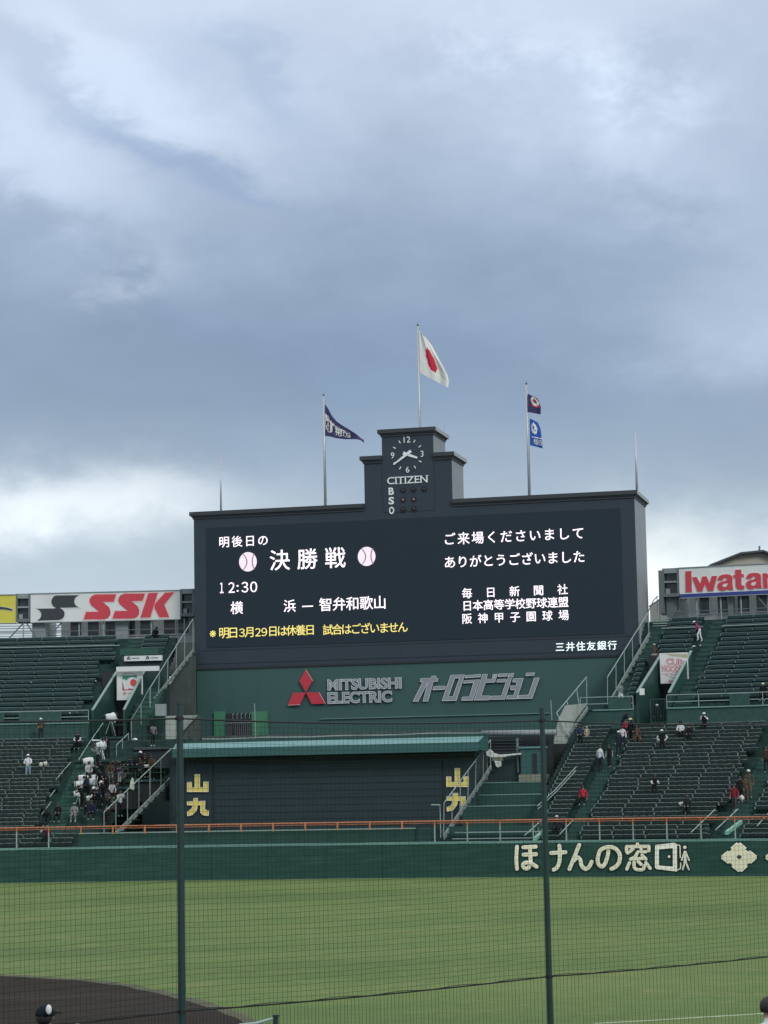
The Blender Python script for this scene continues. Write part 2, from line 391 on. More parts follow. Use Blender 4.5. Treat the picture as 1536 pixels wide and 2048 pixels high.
def spaced(body, xl, xr, yt, yb, v, weight=.0):
    weight = 0.
    """evenly pitched characters, all cells equal"""
    vs0, fs0 = text_box('国', xl, xr, yt, yb, v); u0, z0 = vs0.min(0); u1, z1 = vs0.max(0)
    n = len(body); h = z1-z0; w = h*1.02; out_v = []; out_f = []; o = 0
    for i, ch in enumerate(body):
        vs, fs = text_raw(ch, weight)
        sc = h/.885                              # CJK em box
        cx = u0+w/2+(u1-u0-w)*(i/(n-1) if n > 1 else .5)
        q = np.stack([cx+(vs[:,0]-.5)*sc*1.0, z0+(vs[:,1]+.06)*sc], 1)
        out_v.append(q); out_f += [tuple(k+o for k in f) for f in fs]; o += len(vs)
    return np.concatenate(out_v), out_f
def stroke(mb, pts, r, fn_ext, mi=0, nc=7):
    """round-capped thick line through 3D pts lying in a plane; fn_ext = (right, up, toward-vector)"""
    rt, up, ext = fn_ext
    for i in range(len(pts)-1):
        a, b = Vector(pts[i]), Vector(pts[i+1]); d = b-a
        ang = math.atan2(d.dot(up), d.dot(rt)); poly = []
        for k in range(nc): t = ang+math.pi/2+math.pi*k/(nc-1); poly.append(a+rt*math.cos(t)*r+up*math.sin(t)*r)
        for k in range(nc): t = ang-math.pi/2+math.pi*k/(nc-1); poly.append(b+rt*math.cos(t)*r+up*math.sin(t)*r)
        n = len(poly); e = ext*(1+.06*i)
        mb.add([p+e for p in poly]+poly, [tuple(range(n))]+[(k,(k+1)%n,(k+1)%n+n,k+n) for k in range(n)], mi)

# ================================================================ SETTING
b = MB(); b.add([(-3000,-400,0),(3000,-400,0),(3000,5000,0),(-3000,5000,0)], [(0,1,2,3)])
struct('ground', b, M_asph, origin=(0,0,0))
b = MB()
pts = [(-60,28,.004),(75,28,.004)]+[tuple(A(s,.02,.004)) for s in np.arange(52,-62,-3.)]
b.add(pts, [tuple(range(len(pts)))]); struct('grass_field', b, M_grass, origin=(0,0,0))
# infield dirt: edge measured on the photograph, rest of the diamond outside the frame
edge = [(-60,1946),(0,1951),(60,1953),(120,1957),(180,1963),(240,1969),(300,1980),(360,1995),(410,2009),(450,2022),(490,2040),(520,2056)]
ge = [ground(x, y, .010) for x, y in edge]; random.seed(3)
dense = []
for a_, b_ in zip(ge[:-1], ge[1:]):
    for k in range(8):
        q = a_.lerp(b_, k/8); w = noise.noise(Vector((q.x*1.3, q.y*.6, 0)))*.30; dense.append(Vector((q.x, q.y+w, .010)))
dense.append(ge[-1])
b = MB(); last = dense[-1]
pts = dense+[Vector((last.x+.3, 40, .01)), Vector((-40, 40, .01)), Vector((-40, dense[0].y, .01))]
b.add(pts, [t for t in geometry.tessellate_polygon([pts])]); struct('infield_dirt', b, M_dirt, origin=(0,0,0))
b = MB(); fr = []
for i, q in enumerate(dense): fr += [Vector((q.x-.1, q.y-.15, .014)), Vector((q.x+.2, q.y+.28+.30*noise.noise(Vector((q.x*2,3,1))), .007))]
b.add(fr, [(2*i,2*i+2,2*i+3,2*i+1) for i in range(len(dense)-1)]); struct('turf_edge', b, M_fringe, origin=(0,0,0))
b = MB(); ln = [ground(x, y, .009) for x, y in ((1188,2047),(1300,2041),(1400,2034.5),(1480,2030),(1536,2026.5),(1640,2020))]
vs = []
for q in ln: vs += [q+Vector((0,-.10,0)), q+Vector((0,.12,0))]
b.add(vs, [(2*i,2*i+2,2*i+3,2*i+1) for i in range(len(ln)-1)]); struct('chalk_line', b, mat('chalk', (.34,.42,.28), .9, var=.3, scale=2), origin=(0,0,0))
# pale gutter at the foot of the fence
b = MB(); b.arc(-38,34,-.35,-.02,.005,.02); struct('fence_gutter', b, mat('gutter', (.20,.26,.17), .9, var=.3, scale=1), origin=(0,0,0))

# outfield fence, padded panels and light cap
ow = thing('outfield_wall', 'long curved dark green padded wall between the grass and the stands', 'wall', A(0,0,0))
sgrid = np.arange(-38, 34.1, 3.6)
for s0, s1 in zip(sgrid[:-1], sgrid[1:]):
    q = MB(); q.arc(s0+.012, s1-.012, 0, .28, .0, 2.02); mk('panel', q, M_wall, ow)
    q = MB(); q.arc(s0+.012, s1-.012, -.03, .0, .0, .26); mk('kick_board', q, M_wall, ow)
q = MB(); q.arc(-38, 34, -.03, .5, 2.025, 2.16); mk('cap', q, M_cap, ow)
q = MB(); q.arc(-38, 34, .03, .45, 0, 2.02); mk('backing', q, M_wall2, ow)
# second wall in front of the batter's eye
iw = thing('inner_wall', 'lower green wall with pale top edge behind the outfield wall, under the dark box', 'wall', A(-11,1.2,0))
q = MB(); q.arc(-21.4,-.2,1.0,1.25,1.5,2.93); mk('wall_face', q, M_wall2, iw)
q = MB(); q.arc(-21.4,-.2,.96,1.3,2.935,3.0); mk('cap', q, M_rail, iw)
iw2 = mk('low_wall_block', MB().arc(.0,.75,1.0,2.2,1.5,2.95), M_wall2); tag(iw2, 'short green wall block at the right end of the inner wall', 'wall')

# ---- terraces
def steps(v0, n, tr, zf, s0, s1, name):
    b = MB()
    for i in range(n):
        z = zf(v0+tr*i); b.arc(s0, s1, v0+tr*i-.0, v0+tr*(i+1)+.02*0, 0 if i == 0 else z-.9, z, step=3)
    return struct(name, b, M_tread)
steps(1.7-.34, 28, .67, lambda v: zl(v+.34), -38, -20.8, 'left_lower_terrace')
steps(1.7-.34, 28, .67, lambda v: zl(v+.34), 5.9, 34, 'right_lower_terrace')
def steps2(name, full, part, i0):
    b = MB()
    for i in range(19):
        v = 23-.34+.67*i; z = zu(v+.34)
        for s0, s1 in full: b.arc(s0, s1, v, v+.67, 0 if i == 0 else z-.9, z, step=3)
        if i >= i0:
            for s0, s1 in part: b.arc(s0+.003, s1-.003, v, v+.67, 0 if i == i0 else z-.9, z, step=3)
    struct(name, b, M_tread)
steps2('left_upper_terrace', [(-40,-24.85),(-22.35,-21.3)], [(-24.85,-22.35)], 8)
steps2('right_upper_terrace', [(7.1,9.2),(11.45,34)], [(9.2,11.45)], 8)
b = MB(); b.arc(-38,-18.2,20.1,22.66,6,9.15); struct('left_walkway', b, M_tread)
b = MB(); b.arc(5.9,34,20.1,22.66,6,9.15); struct('right_walkway', b, M_tread)
b = MB(); b.bb(-22.6,11.5,19.6,31,0,8.3); struct('centre_platform', b, M_concd)
b = MB(); b.bb(-18.3,7,.6,8,0,1.6); struct('centre_ground', b, M_concd)

# band wall + railing at the front of the upper tier
def band(s0, s1, lab, solid):
    t = thing('tier_front_wall', lab, 'wall', A((s0+s1)/2, 22.3, 9.1))
    q = MB(); q.arc(s0, s1, 22.15, 22.5, 9.1, 10.45); mk('wall_face', q, M_aisle, t)
    q = MB(); q.arc(s0, s1, 22.05, 22.55, 10.46, 10.56); mk('ledge', q, M_cap, t)
    q = MB(); q.arc(s0, s1, 22.0, 22.14, 9.1, 9.62); mk('kerb', q, M_aisle, t)
    q = MB()
    for z in (10.95, 11.42): q.tube([A(s,22.3,z) for s in np.arange(s0, s1+.01, (s1-s0)/12)], .03, 5)
    mk('handrail', q, M_rail, t)
    n = int((s1-s0)/1.9)
    for i in range(n+1):
        s = s0+(s1-s0)*i/n; q = MB(); q.tube([A(s,22.3,10.5),A(s,22.3,11.4)], .028, 5); mk('post', q, M_rail, t)
    for a, c in solid:
        q = MB(); q.arc(a, c, 22.26, 22.3, 10.6, 11.36); mk('solid_panel', q, M_aisle, t)
    q = MB(); s = s0
    while s < s1:
        if not any(a-.05 < s < c+.05 for a, c in solid): q.tube([A(s,22.3,10.55),A(s,22.3,11.4)], .011, 3)
        s += .13
    o = mk('bars', q, M_grn, t); o['kind'] = 'stuff'
band(-38, -24.9, 'green wall with barred railing along the front of the left upper seats', [(-37,-34),(-33,-30.2),(-29.3,-26.6)])
band(11.15, 34, 'green wall with barred railing along the front of the right upper seats', [(14.9,16.1),(17.6,18.6),(19,21)])
band(5.9, 9.1, 'short green wall with railing left of the right entrance, by the stairs', [(7.6,9.0)])

# ---- aisles (stepped strips laid over the terraces)
def aisle(sa, sb, va, vb, tr, zf, name, lab, m=M_aisle, n_sub=2):
    t = thing(name, lab, 'stairs', A((sa[0]+sb[0])/2, va, zf(va)))
    n = int(round((vb-va)/tr*n_sub)); d = (vb-va)/n
    for i in range(n):
        k = (i+.5)/n; s0 = sa[0]+(sa[1]-sa[0])*k; s1 = sb[0]+(sb[1]-sb[0])*k; v = va+d*i
        q = MB(); q.arc(s0, s1, v, v+d, zf(v)-.5, zf(v)+.12+.02); q2 = mk('step', q, m, t)
    return t
aisle((8.7,8.5),(9.5,9.4), 1.5,19.6,.67,zl,'aisle_steps','pale green aisle steps in the right lower seats nearest the dark box')
aisle((18.0,18.0),(19.2,19.2),1.5,19.6,.67,zl,'aisle_steps','green aisle steps near the right edge of the lower seats')
aisle((-24.3,-24.7),(-23.2,-23.3),1.5,19.6,.67,zl,'aisle_steps','green aisle steps beside the camera crew in the left lower seats', M_stair)
aisle((11.45,12.05),(12.5,12.85),22.8,34.8,.67,zu,'aisle_steps','aisle steps up the right upper seats, right of the red and white banner')
aisle((-24.35,-24.25),(-23.4,-23.3),30.5,34.8,.67,zu,'aisle_steps','short aisle steps at the top of the left upper seats')
aisle((7.35,8.5),(8.45,9.3),22.8,34.0,.67,zu,'aisle_steps','wide grey green steps climbing beside the scoreboard on the right')
aisle((-22.2,-21.9),(-21.2,-20.9),22.8,27.2,.67,zu,'aisle_steps','bright green steps beside the left entrance banner', M_stair)

# ================================================================ SEATS
def seat_mesh(name, m, light, br=False):
    b = MB(); w = .233 if light else .2372; H = .62; cv = .022 if light else .003; yc = .02 if light else .0
    b.box(-w, w, -.20, .18, .36, .405)
    n = 4; vs = []
    for i in range(n+1):
        t = -1+2*i/n; x = w*t; top = H+cv*(1-t*t)
        for (dy, z) in ((0,.43),(.06,top),(.10,top),(.04,.43)): vs.append((x, .17+dy+yc*t*t, z))
    fs = []
    for i in range(n):
        a, c = 4*i, 4*i+4
        for k in range(4): fs.append((a+k, c+k, c+(k+1)%4, a+(k+1)%4))
    fs += [(0,1,2,3), (4*n+3,4*n+2,4*n+1,4*n)]
    b.add(vs, fs); b.box(-.035,.035,.02,.14,.0,.36, 0)
    for i in range(n):          # pale lip along the back top, sky light put into its colour
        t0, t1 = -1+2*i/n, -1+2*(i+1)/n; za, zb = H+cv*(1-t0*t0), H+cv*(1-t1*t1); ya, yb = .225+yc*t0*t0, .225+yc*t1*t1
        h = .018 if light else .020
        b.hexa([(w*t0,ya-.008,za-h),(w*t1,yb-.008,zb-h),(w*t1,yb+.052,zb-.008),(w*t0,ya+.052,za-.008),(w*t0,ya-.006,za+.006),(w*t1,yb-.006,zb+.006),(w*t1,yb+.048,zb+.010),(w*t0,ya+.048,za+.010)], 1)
    if br: b.box(-w-.022, -w-.008, -.10, .26, .40, .57, 1)
    return b
def seat_data(name, m, light, br=False):
    b = seat_mesh(name, m, light, br); me = bpy.data.meshes.new(name); me.from_pydata(b.v, [], b.f)
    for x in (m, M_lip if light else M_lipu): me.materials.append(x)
    me.polygons.foreach_set('material_index', b.m); me.update()
    bm = bmesh.new(); bm.from_mesh(me); bmesh.ops.recalc_face_normals(bm, faces=bm.faces); bm.to_mesh(me); bm.free()
    return me
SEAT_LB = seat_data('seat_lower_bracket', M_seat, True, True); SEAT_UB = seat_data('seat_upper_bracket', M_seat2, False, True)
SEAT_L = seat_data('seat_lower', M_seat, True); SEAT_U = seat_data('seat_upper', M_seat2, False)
rows = []     # (block, row, s, v, z, section, number)
def fill(block, i, v, z, ranges):
    for a, c in ranges:
        cs = R0/(R0+v); n = int((c-a-.3)/(.489*cs)) if c-a > 2 else int((c-a)/(.489*cs)); off = random.uniform(0, .3) if c-a > 2 else 0.
        p = .475*cs
        for k in range(n):
            rows.append((block, i, a+off+p*(k+.5)+(k//4)*.055*cs, v, z, a, k, n))
random.seed(11)
for i in range(28):
    v = 1.7+.67*i; z = zl(v)
    fill('LL', i, v, z, [(-33.5,-24.6)] if i > 2 else [(-33.5,-28.6),(-27.5,-21.6)])
    fill('RL', i, v, z, [(6.5 if i > 9 else 7.0, 8.45),(9.65,17.9),(19.3,25)] if i != 5 else [(7,8.45),(9.65,17.9)])
for i in range(18):
    v = 23+.67*i; z = zu(v)
    r = [(-36,-24.95)]
    if i >= 12: r = [(-36,-24.5),(-23.2,-21.4)]
    fill('LU', i, v, z, r)
    r = [(12.95-.5*(1-i/17),25)]
    if i >= 9: r.insert(0, (9.4-.2*(1-i/17), 11.8))
    elif i < 9: r.insert(0, (8.55,9.1))
    fill('RU', i, v, z, r)
def inframe(s, v, z):
    q = MR.T @ (np.array(A(s,v,z+.4))-CAM); x = 768+FPX*q[0]/-q[2]; y = 1024-FPX*q[1]/-q[2]; return -25 < x < 1561
rows = [r for r in rows if inframe(*r[2:5])]
dist = lambda r: (A(*r[2:5])-Vector(CAM)).length
rows.sort(key=lambda r: dist(r))
ORD = 'first second third fourth fifth sixth seventh eighth ninth tenth eleventh twelfth thirteenth fourteenth fifteenth sixteenth seventeenth eighteenth nineteenth twentieth'.split()
ORD += ['twenty-'+x for x in ORD[:9]]
near = [r for r in rows if r[0] in ('LL','RL')][:300]; nset = set(near)
SIDE = {'LL': 'left lower', 'RL': 'right lower', 'LU': 'left upper', 'RU': 'right upper'}
for blk, i, s, v, z, sec, kk, nn_ in near:
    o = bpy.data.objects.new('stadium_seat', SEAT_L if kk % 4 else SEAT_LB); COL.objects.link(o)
    o.location = A(s,v,z); o.rotation_euler = (0,0,ayaw(s)+random.uniform(-.008,.008))
    if blk == 'LL': where = '%s seat left of the camera crew, row %s from the fence, left stand' % (ORD[min(nn_-1-kk,28)], ORD[i])
    elif sec < 9: where = '%s seat left of the first aisle, %s row from the fence, right stand' % (ORD[nn_-1-kk], ORD[i])
    elif sec < 18: where = '%s seat right of the first aisle, %s row from the fence, right stand' % (ORD[kk], ORD[i])
    else: where = '%s seat right of the far aisle, %s row from the fence, right stand' % (ORD[kk], ORD[i])
    tag(o, 'dark green '+where, 'seat', 'dark green plastic seats of the lower stands')
def seat_mass(blks, meA, meB, name, lab):
    rs = [r for r in rows if r[0] in blks and r not in nset]; mb = MB(); D = []
    for me in (meA, meB): D.append((np.array([tuple(v.co) for v in me.vertices]), [tuple(p.vertices) for p in me.polygons], [p.material_index for p in me.polygons]))
    for r in rs:
        bv, bf, bmi = D[0 if r[6] % 4 else 1]
        s = r[2]; a = ayaw(s); c_, s_ = math.cos(a), math.sin(a); p = A(*r[2:5]); dz = random.uniform(-.008,.008)
        q = np.stack([bv[:,0]*c_-bv[:,1]*s_+p.x, bv[:,0]*s_+bv[:,1]*c_+p.y, bv[:,2]+p.z+dz], 1); o = len(mb.v)
        mb.v += [tuple(x) for x in q]; mb.f += [tuple(k+o for k in f) for f in bf]; mb.m += bmi
    o = mk(name, mb, [meA.materials[0], meA.materials[1]]); tag(o, lab, 'seats', kind='stuff')
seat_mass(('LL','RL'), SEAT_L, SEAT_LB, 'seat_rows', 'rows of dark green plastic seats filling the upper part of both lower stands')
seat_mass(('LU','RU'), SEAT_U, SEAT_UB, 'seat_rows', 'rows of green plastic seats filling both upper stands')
# thin bright rail along the third row from the top, both sides
for s0, s1, lab in ((-38,-24.5,'thin pale rail across the left upper seats near the top'),(12.9,34,'thin pale rail across the right upper seats near the top'),(9.3,11.8,'short pale rail across the seats beside the scoreboard')):
    b = MB(); b.tube([A(s,32.4,zu(32.4)+.80) for s in np.linspace(s0,s1,9)], .035, 5); tag(mk('seat_rail', b, M_rail), lab, 'rail')

# ================================================================ FRONT ORANGE RAIL
orr = thing('front_railing', 'long orange top rail on thin posts running along the front of the stands', 'railing', A(0,.2,2.16))
q = MB(); q.tube([A(s,.22,3.40) for s in np.linspace(-36,30,40)], .042, 6); mk('top_rail', q, M_orange, orr)
q = MB(); q.tube([A(s,.26,3.27) for s in np.linspace(-36,30,40)], .030, 6); mk('lower_rail', q, mat('orange_rail_dull', (.34,.12,.06), .6, var=.3, scale=3), orr)
s = -35.3
while s < 30:
    if -21.4 < s < -.3:
        q = MB(); q.arc(s-.05,s+.05,.18,.26,2.93,3.4); o = mk('post', q, M_orange, orr)
    else:
        q = MB(); q.arc(s-.035,s+.035,.19,.25,2.16,3.08,0); q.arc(s-.036,s+.036,.189,.251,3.08,3.4,1); o = mk('post', q, [M_rail, M_orange], orr)
    s += 2.03

# ================================================================ SCOREBOARD
sb = thing('scoreboard', 'huge charcoal scoreboard with white and yellow text and a clock tower on top', 'scoreboard', BP(-6,VB,8.3))
def bx(xl, xr, yt, yb, v):        # board-plane rectangle from a left/right pixel pair and top/bottom at the left
    u0, z0 = bpl(xl, yb, v); _, z1 = bpl(xl, yt, v); return u0, z0, z1
UL = bpl(388,1100,VB)[0]; UR = bpl(1269.5,1040,VB)[0]
ZB = bpl(383,1337,VB)[1]; ZC0 = bpl(388,1036,VB)[1]; ZT = bpl(381,1025,VB)[1]
DEP = 6.2
q = MB(); q.bb(UL, UR, VB, VB+DEP, ZB, ZC0, 0)
mk('body', q, M_navy, sb)
q = MB(); q.bb(UR+.004, UR+.012, VB+.15, VB+DEP, 15.2, ZC0); mk('side_cladding', q, M_side, sb)
def cornice(u0, u1, z1, dep=DEP, v0=VB, left=True, right=True):
    q = MB()
    for (ov, za, zb_) in ((.28,z1-.30,z1),(.16,z1-.40,z1-.303),(.08,z1-.55,z1-.403)):
        q.bb(u0-ov*left, u1+ov*right, v0-ov, v0+dep+ov, za, zb_, 0)
    if right: q.bb(u1+.283, u1+.29, v0-.27, v0+dep+.27, z1-.29, z1-.01, 1)
    return mk('cornice', q, [M_navy2, M_capgr], sb)
T1L, T1R = bpl(728.8,980,VB)[0], bpl(903.5,960,VB)[0]
cornice(UL, T1L-.01, ZT, right=False); cornice(T1R+.02, UR, ZT, left=False)
# lower teal wall of the scoreboard
q = MB(); q.bb(UL+.12, UR-.06, VB+.05, VB+5.5, 8.3, ZB-.06); mk('lower_wall', q, M_teal, sb)
q = MB(); q.bb(UL, UR, VB-.05, VB+.3, ZB-.14, ZB-.005); mk('bottom_trim', q, M_dark2, sb)
q = MB(); q.bb(UL-.02, UR, VB-.03, VB+.02, ZB+.30, ZB+.34); mk('bottom_groove', q, M_dark2, sb)
zl_ = bpl(990,1429,VB)[1]
q = MB(); q.bb(bpl(640,1436,VB)[0], bpl(1100,1427,VB)[0], VB-.10, VB+.05, zl_-.03, zl_+.02); mk('wall_ledge', q, M_cap, sb)
# left return wall (dark) that reaches down beside the teal wall
q = MB(); q.bb(UL-1.5, UL+.05, VB-.3, VB+4, 8.3, bpl(388,1285,VB)[1]); mk('side_wall', q, M_concd, sb)
# screen
su0, sz1 = bpl(412,1056,VB); sz0 = bpl(418,1296,VB)[1]; su1 = bpl(1243,1100,VB)[0]
scr = mk('screen', MB().bb(su0, su1, VB-.035, VB-.004, sz0, sz1), M_screen, sb)
q = MB()
for z_ in (sz0-.22,): q.bb(UL+.5, UR-.4, VB-.02, VB-.003, z_, z_+.05)
mk('panel_seam', q, M_dark2, sb)
ft = lambda off: (lambda a, c: BP(a, VB-off, c))
def led(name, parts, m):
    for vs, fs in parts:
        b = MB(); e = (vs[:,1].max()-vs[:,1].min())*((.010 if m is not M_texty else .005) if len(vs) > 700 or m is M_texty else .008)
        for k, (dx, dy) in enumerate(((0,0),(1,0),(-1,0),(0,1),(0,-1))): flat_to(b, vs+np.array([dx*e, dy*e]), fs, ft(.045+.003*k))
        mk(name, b, m, scr)
wt = .014
led('screen_text', [spaced('明後日の', 438.6,536.3,1074.0,1094.7,VB,wt), spaced('決勝戦', 541,689.5,1101.5,1140.3,VB,.018),
    *[text_box(c_, a_, b_, 1165.6-(a_-440)*.03, 1186.4-(a_-440)*.03, VB) for c_, a_, b_ in (('１',440.5,447),('２',457.5,469.5),('３',483.5,496.5),('０',501,514.4))], text_box('：', 473.6,477.6,1170.3,1183.5,VB), spaced('横', 462,485.8,1204,1228,VB,wt), spaced('浜', 567.8,591.6,1200.4,1224,VB,wt),
    spaced('智弁和歌山', 639.5,772.2,1196.8,1222,VB,wt),
    spaced('ご来場くださいまして', 887.9,1168,1067,1089.8,VB,wt), spaced('ありがとうございました', 888.8,1169.4,1113.4,1136.2,VB,wt),
    spaced('毎日新聞社', 924.8,1135,1177,1196.4,VB,.016), spaced('日本高等学校野球連盟', 925.2,1136.5,1202,1221.4,VB,.016),
    spaced('阪神甲子園球場', 924.8,1137,1228,1247.2,VB,.016)], M_text)
led('screen_text', [spaced('三井住友銀行', 1111.6,1233,1285.6,1302.6,VB,.016)], M_textc)
led('screen_text', [spaced('※明日', 420,477,1256.2,1277.2,VB), text_box('３', 478.6,489.8,1257.4,1274,VB), spaced('月', 491.3,509.0,1254.2,1274.2,VB),
     text_box('２', 510.9,521.8,1256.6,1272.8,VB), text_box('９', 523.4,534.4,1256.2,1272.4,VB), spaced('日は休養日', 536.4,630,1252.6,1272.4,VB), spaced('試合はございません', 646.3,815.6,1249.9,1269.8,VB,.016)], M_texty)
b = MB(); u0, z0 = bpl(604.5,1213.2,VB); u1 = bpl(626.5,1212,VB)[0]; b.add([BP(u0,VB-.045,z0-.04),BP(u1,VB-.045,z0-.04),BP(u1,VB-.045,z0+.05),BP(u0,VB-.045,z0+.05)], [(0,1,2,3)])
mk('screen_text', b, M_text, scr)
for cx, cy in ((496.2,1123.6),(733.5,1112.9)):
    u0, z0 = bpl(cx, cy, VB); r = 18.3*abs(bpl(cx+1,cy,VB)[0]-u0); b = MB()
    b.add([BP(u0+r*.97*math.cos(t), VB-.045, z0+r*1.02*math.sin(t)) for t in np.linspace(0,2*math.pi,33)[:-1]], [tuple(range(32))])
    for sg, off in ((-.42,-.10),(.24,.48)):      # two seam arcs
        pr = [Vector((u0+r*(off+sg*(k/4.)**2), z0+r*.84*k/4.)) for k in np.linspace(-4,4,9)]
        for k in range(8):
            a, c = pr[k], pr[k+1]; b.add([BP(a.x-.045,VB-.062,a.y),BP(c.x-.045,VB-.062,c.y),BP(c.x+.045,VB-.062,c.y),BP(a.x+.045,VB-.062,a.y)], [(0,1,2,3)], 1)
    mk('ball_picture', b, [M_ball, M_seam], scr)
# clock tower, two tiers
t1u0, t1u1 = bpl(728.8,980,VB)[0], bpl(903.5,960,VB)[0]; t1z = bpl(720.5,913.8,VB)[1]
t2u0, t2u1 = bpl(764,900,VB)[0], bpl(866,880,VB)[0]; t2z = bpl(753.8,860.8,VB)[1]
q = MB(); q.bb(t1u0, t1u1, VB+.02, VB+4.2, ZC0, t1z-.2); mk('tower_base', q, M_navy, sb)
q = MB(); q.bb(t2u0, t2u1, VB-.04, VB+4.2, ZC0-.3, t2z-.2); mk('tower_top', q, M_navy, sb)
q = MB(); q.bb(t1u1+.004, t1u1+.012, VB+.12, VB+4.2, ZT+.02, t1z-.56); q.bb(t2u1+.004, t2u1+.012, VB+.06, VB+4.2, t1z+.02, t2z-.56); mk('tower_side', q, M_side, sb)
cornice(t1u0, t2u0-.01, t1z, dep=4.2, right=False); cornice(t2u1+.02, t1u1, t1z, dep=4.2, left=False); cornice(t2u0, t2u1, t2z, dep=4.2, v0=VB-.04)
# clock
CV = VB-.05; cu, cz = bpl(815.1,909.5,VB); PXM = abs(bpl(816.1,909.5,VB)[0]-cu); CR = 29.5*PXM
clk = mk('clock_face', MB().prism([BP(cu+CR*1.12*math.cos(t), CV, cz+CR*1.12*math.sin(t)) for t in np.linspace(0,2*math.pi,41)[:-1]], TOV*.012), M_navy, sb)
for ch, an in (('12',90),('3',0),('6',-90),('9',180)):
    vs, fs = text_raw(ch, .0); h = CR*.40; w = (vs[:,0].max()-vs[:,0].min())/(vs[:,1].max()-vs[:,1].min())*h
    x = cu+CR*math.cos(math.radians(an)); z_ = cz+CR*math.sin(math.radians(an))
    b = MB(); flat_to(b, fit(vs, x-w/2, x+w/2, z_-h/2, z_+h/2), fs, ft(.075), TOV*.03); mk('clock_numeral', b, M_clockw, clk)
RT, UPV = Vector(TV), Vector((0,0,1)); FX = (RT, UPV, TOV*.05)
for k in range(12):
    if k % 3 == 0: continue
    t = math.radians(30*k); b = MB(); c_ = Vector(BP(cu, CV-.02, cz)); d_ = RT*math.cos(t)+UPV*math.sin(t); nrm = RT*-math.sin(t)+UPV*math.cos(t)
    a0, a1 = CR*.90, CR*1.10; w = .035
    b.prism([c_+d_*a0-nrm*w, c_+d_*a1-nrm*w, c_+d_*a1+nrm*w, c_+d_*a0+nrm*w], TOV*.03); mk('clock_tick', b, M_clockw, clk)
def hand(x0,y0,x1,y1,w0,w1,off):
    a = PB(x0,y0,CV-off); c_ = PB(x1,y1,CV-off); d_ = (c_-a).normalized(); n_ = d_.cross(TOV)
    b = MB(); b.prism([a-n_*w0, c_-n_*w1, c_+n_*w1, a+n_*w0], TOV*.03); mk('clock_hand', b, M_clockw, clk)
hand(806.3,906.2,834.8,915.6,.13,.07,.05); hand(822,901.8,787,929.4,.12,.045,.10)
# CITIZEN (serifed: the plain glyphs with short slab serifs added), BSO column and lamps
vs, fs = text_box('CITIZEN', 775,855.4,954.9,969.3,VB,.008)
let = sorted(islands(vs, fs), key=lambda p: p[0][:,0].min())
zb0, zt0 = vs[:,1].min(), vs[:,1].max()
for k, (lv, lf) in enumerate(let):
    b = MB(); flat_to(b, lv, lf, ft(.06), TOV*.04)
    ch = 'CITIZEN'[k] if len(let) == 7 else 'C'; x0, x1 = lv[:,0].min(), lv[:,0].max()
    ser = {'I': [((x0+x1)/2, .16, 0), ((x0+x1)/2, .16, 1)], 'T': [((x0+x1)/2, .15, 0)], 'E': [(x0+.04,.09,0),(x0+.04,.09,1)], 'N': [(x0+.03,.12,0),(x0+.03,.12,1),(x1-.03,.12,1)]}.get(ch, [])
    for sx, hw, top in ser:
        z_ = zt0-.035 if top else zb0; b.bb(sx-hw, sx+hw, VB-.103, VB-.06, z_, z_+.035)
    mk('letter', b, M_clockw, sb)
for ch, x0, x1, y0, y1 in (('B',778,788.2,975.6,990.4),('S',777.8,788.6,994.5,1009.3),('O',778.8,788.8,1014,1028.8)):
    vs, fs = text_box(ch, x0, x1, y0, y1, VB, .03); b = MB(); flat_to(b, vs, fs, ft(.06), TOV*.04); mk('letter', b, M_clockw, sb)
for x, y, m_ in ((806.3,981,0),(827,979.6,0),(848.1,978.8,0),(806.3,1000,1),(827.5,999.1,1),(806.6,1019,0),(827.8,1017.7,0)):
    c_ = PB(x,y,VB-.04); r = .17; b = MB()
    b.prism([c_+RT*r*1.35*math.cos(t)+UPV*r*1.35*math.sin(t) for t in np.linspace(0,2*math.pi,17)[:-1]], TOV*.04, 0)
    o = mk('count_lamp', b, M_black, sb); b = MB(); b.sph(c_+TOV*.05, r*.62, 12, 5); mk('lens', b, M_lampa if m_ else M_lamp, o, smooth=True)
for x, y in ((906,855),(914,853),):
    pass
# small rods on the tower roof
b = MB(); p = PB(876,857,VB+2); b.tube([BP(t2u1-.2,VB+2.5,t2z), BP(t2u1-.2,VB+2.5,t2z+.75)], .02, 4); b.tube([BP(t2u1+.1,VB+3.6,t2z), BP(t2u1+.1,VB+3.6,t2z+.85)], .02, 4); mk('lightning_rod', b, M_galv, sb)

# --- flag poles and flags
def poleflag(x0,y0,x1,y1,lab,r=.115,fin=True):
    v = VB+.8; u, zt = bpl(x0,y0,v); u2, zb_ = bpl(x1,y1,v)
    t = thing('flag_pole', lab, 'flag pole', BP((u+u2)/2, v, ZT)); um = (u+u2)/2
    q = MB(); q.tube([BP(um,v,ZT-.2), BP(um,v,zt-.1)], r, 8, r1=r*.65); mk('pole', q, mat('pole_white', (.50,.52,.56), .4, .2, var=.08), t, smooth=True)
    if fin:
        q = MB(); q.sph(BP(um,v,zt), .09, 8, 6); q.tube([BP(um,v,zt),BP(um,v,zt+.22)], .02, 4); mk('finial', q, M_boxg, t)
        q = MB(); q.tube([BP(um+.13,v-.1,ZT+.4), BP(um+.10,v-.1,zt-.2)], .012, 3); mk('halyard', q, M_galv, t)
    return um, v, zt
P1 = poleflag(441,910,442,1020,'bare short pole at the left end of the scoreboard roof', .085, False)
P2 = poleflag(647,790,651,1008,'white pole flying the long dark pennant left of the clock')
P3 = poleflag(835.5,650,840,855,'tallest white pole rising from the clock tower')
P4 = poleflag(1053.5,767,1058,988,'white pole carrying two small flags right of the clock')
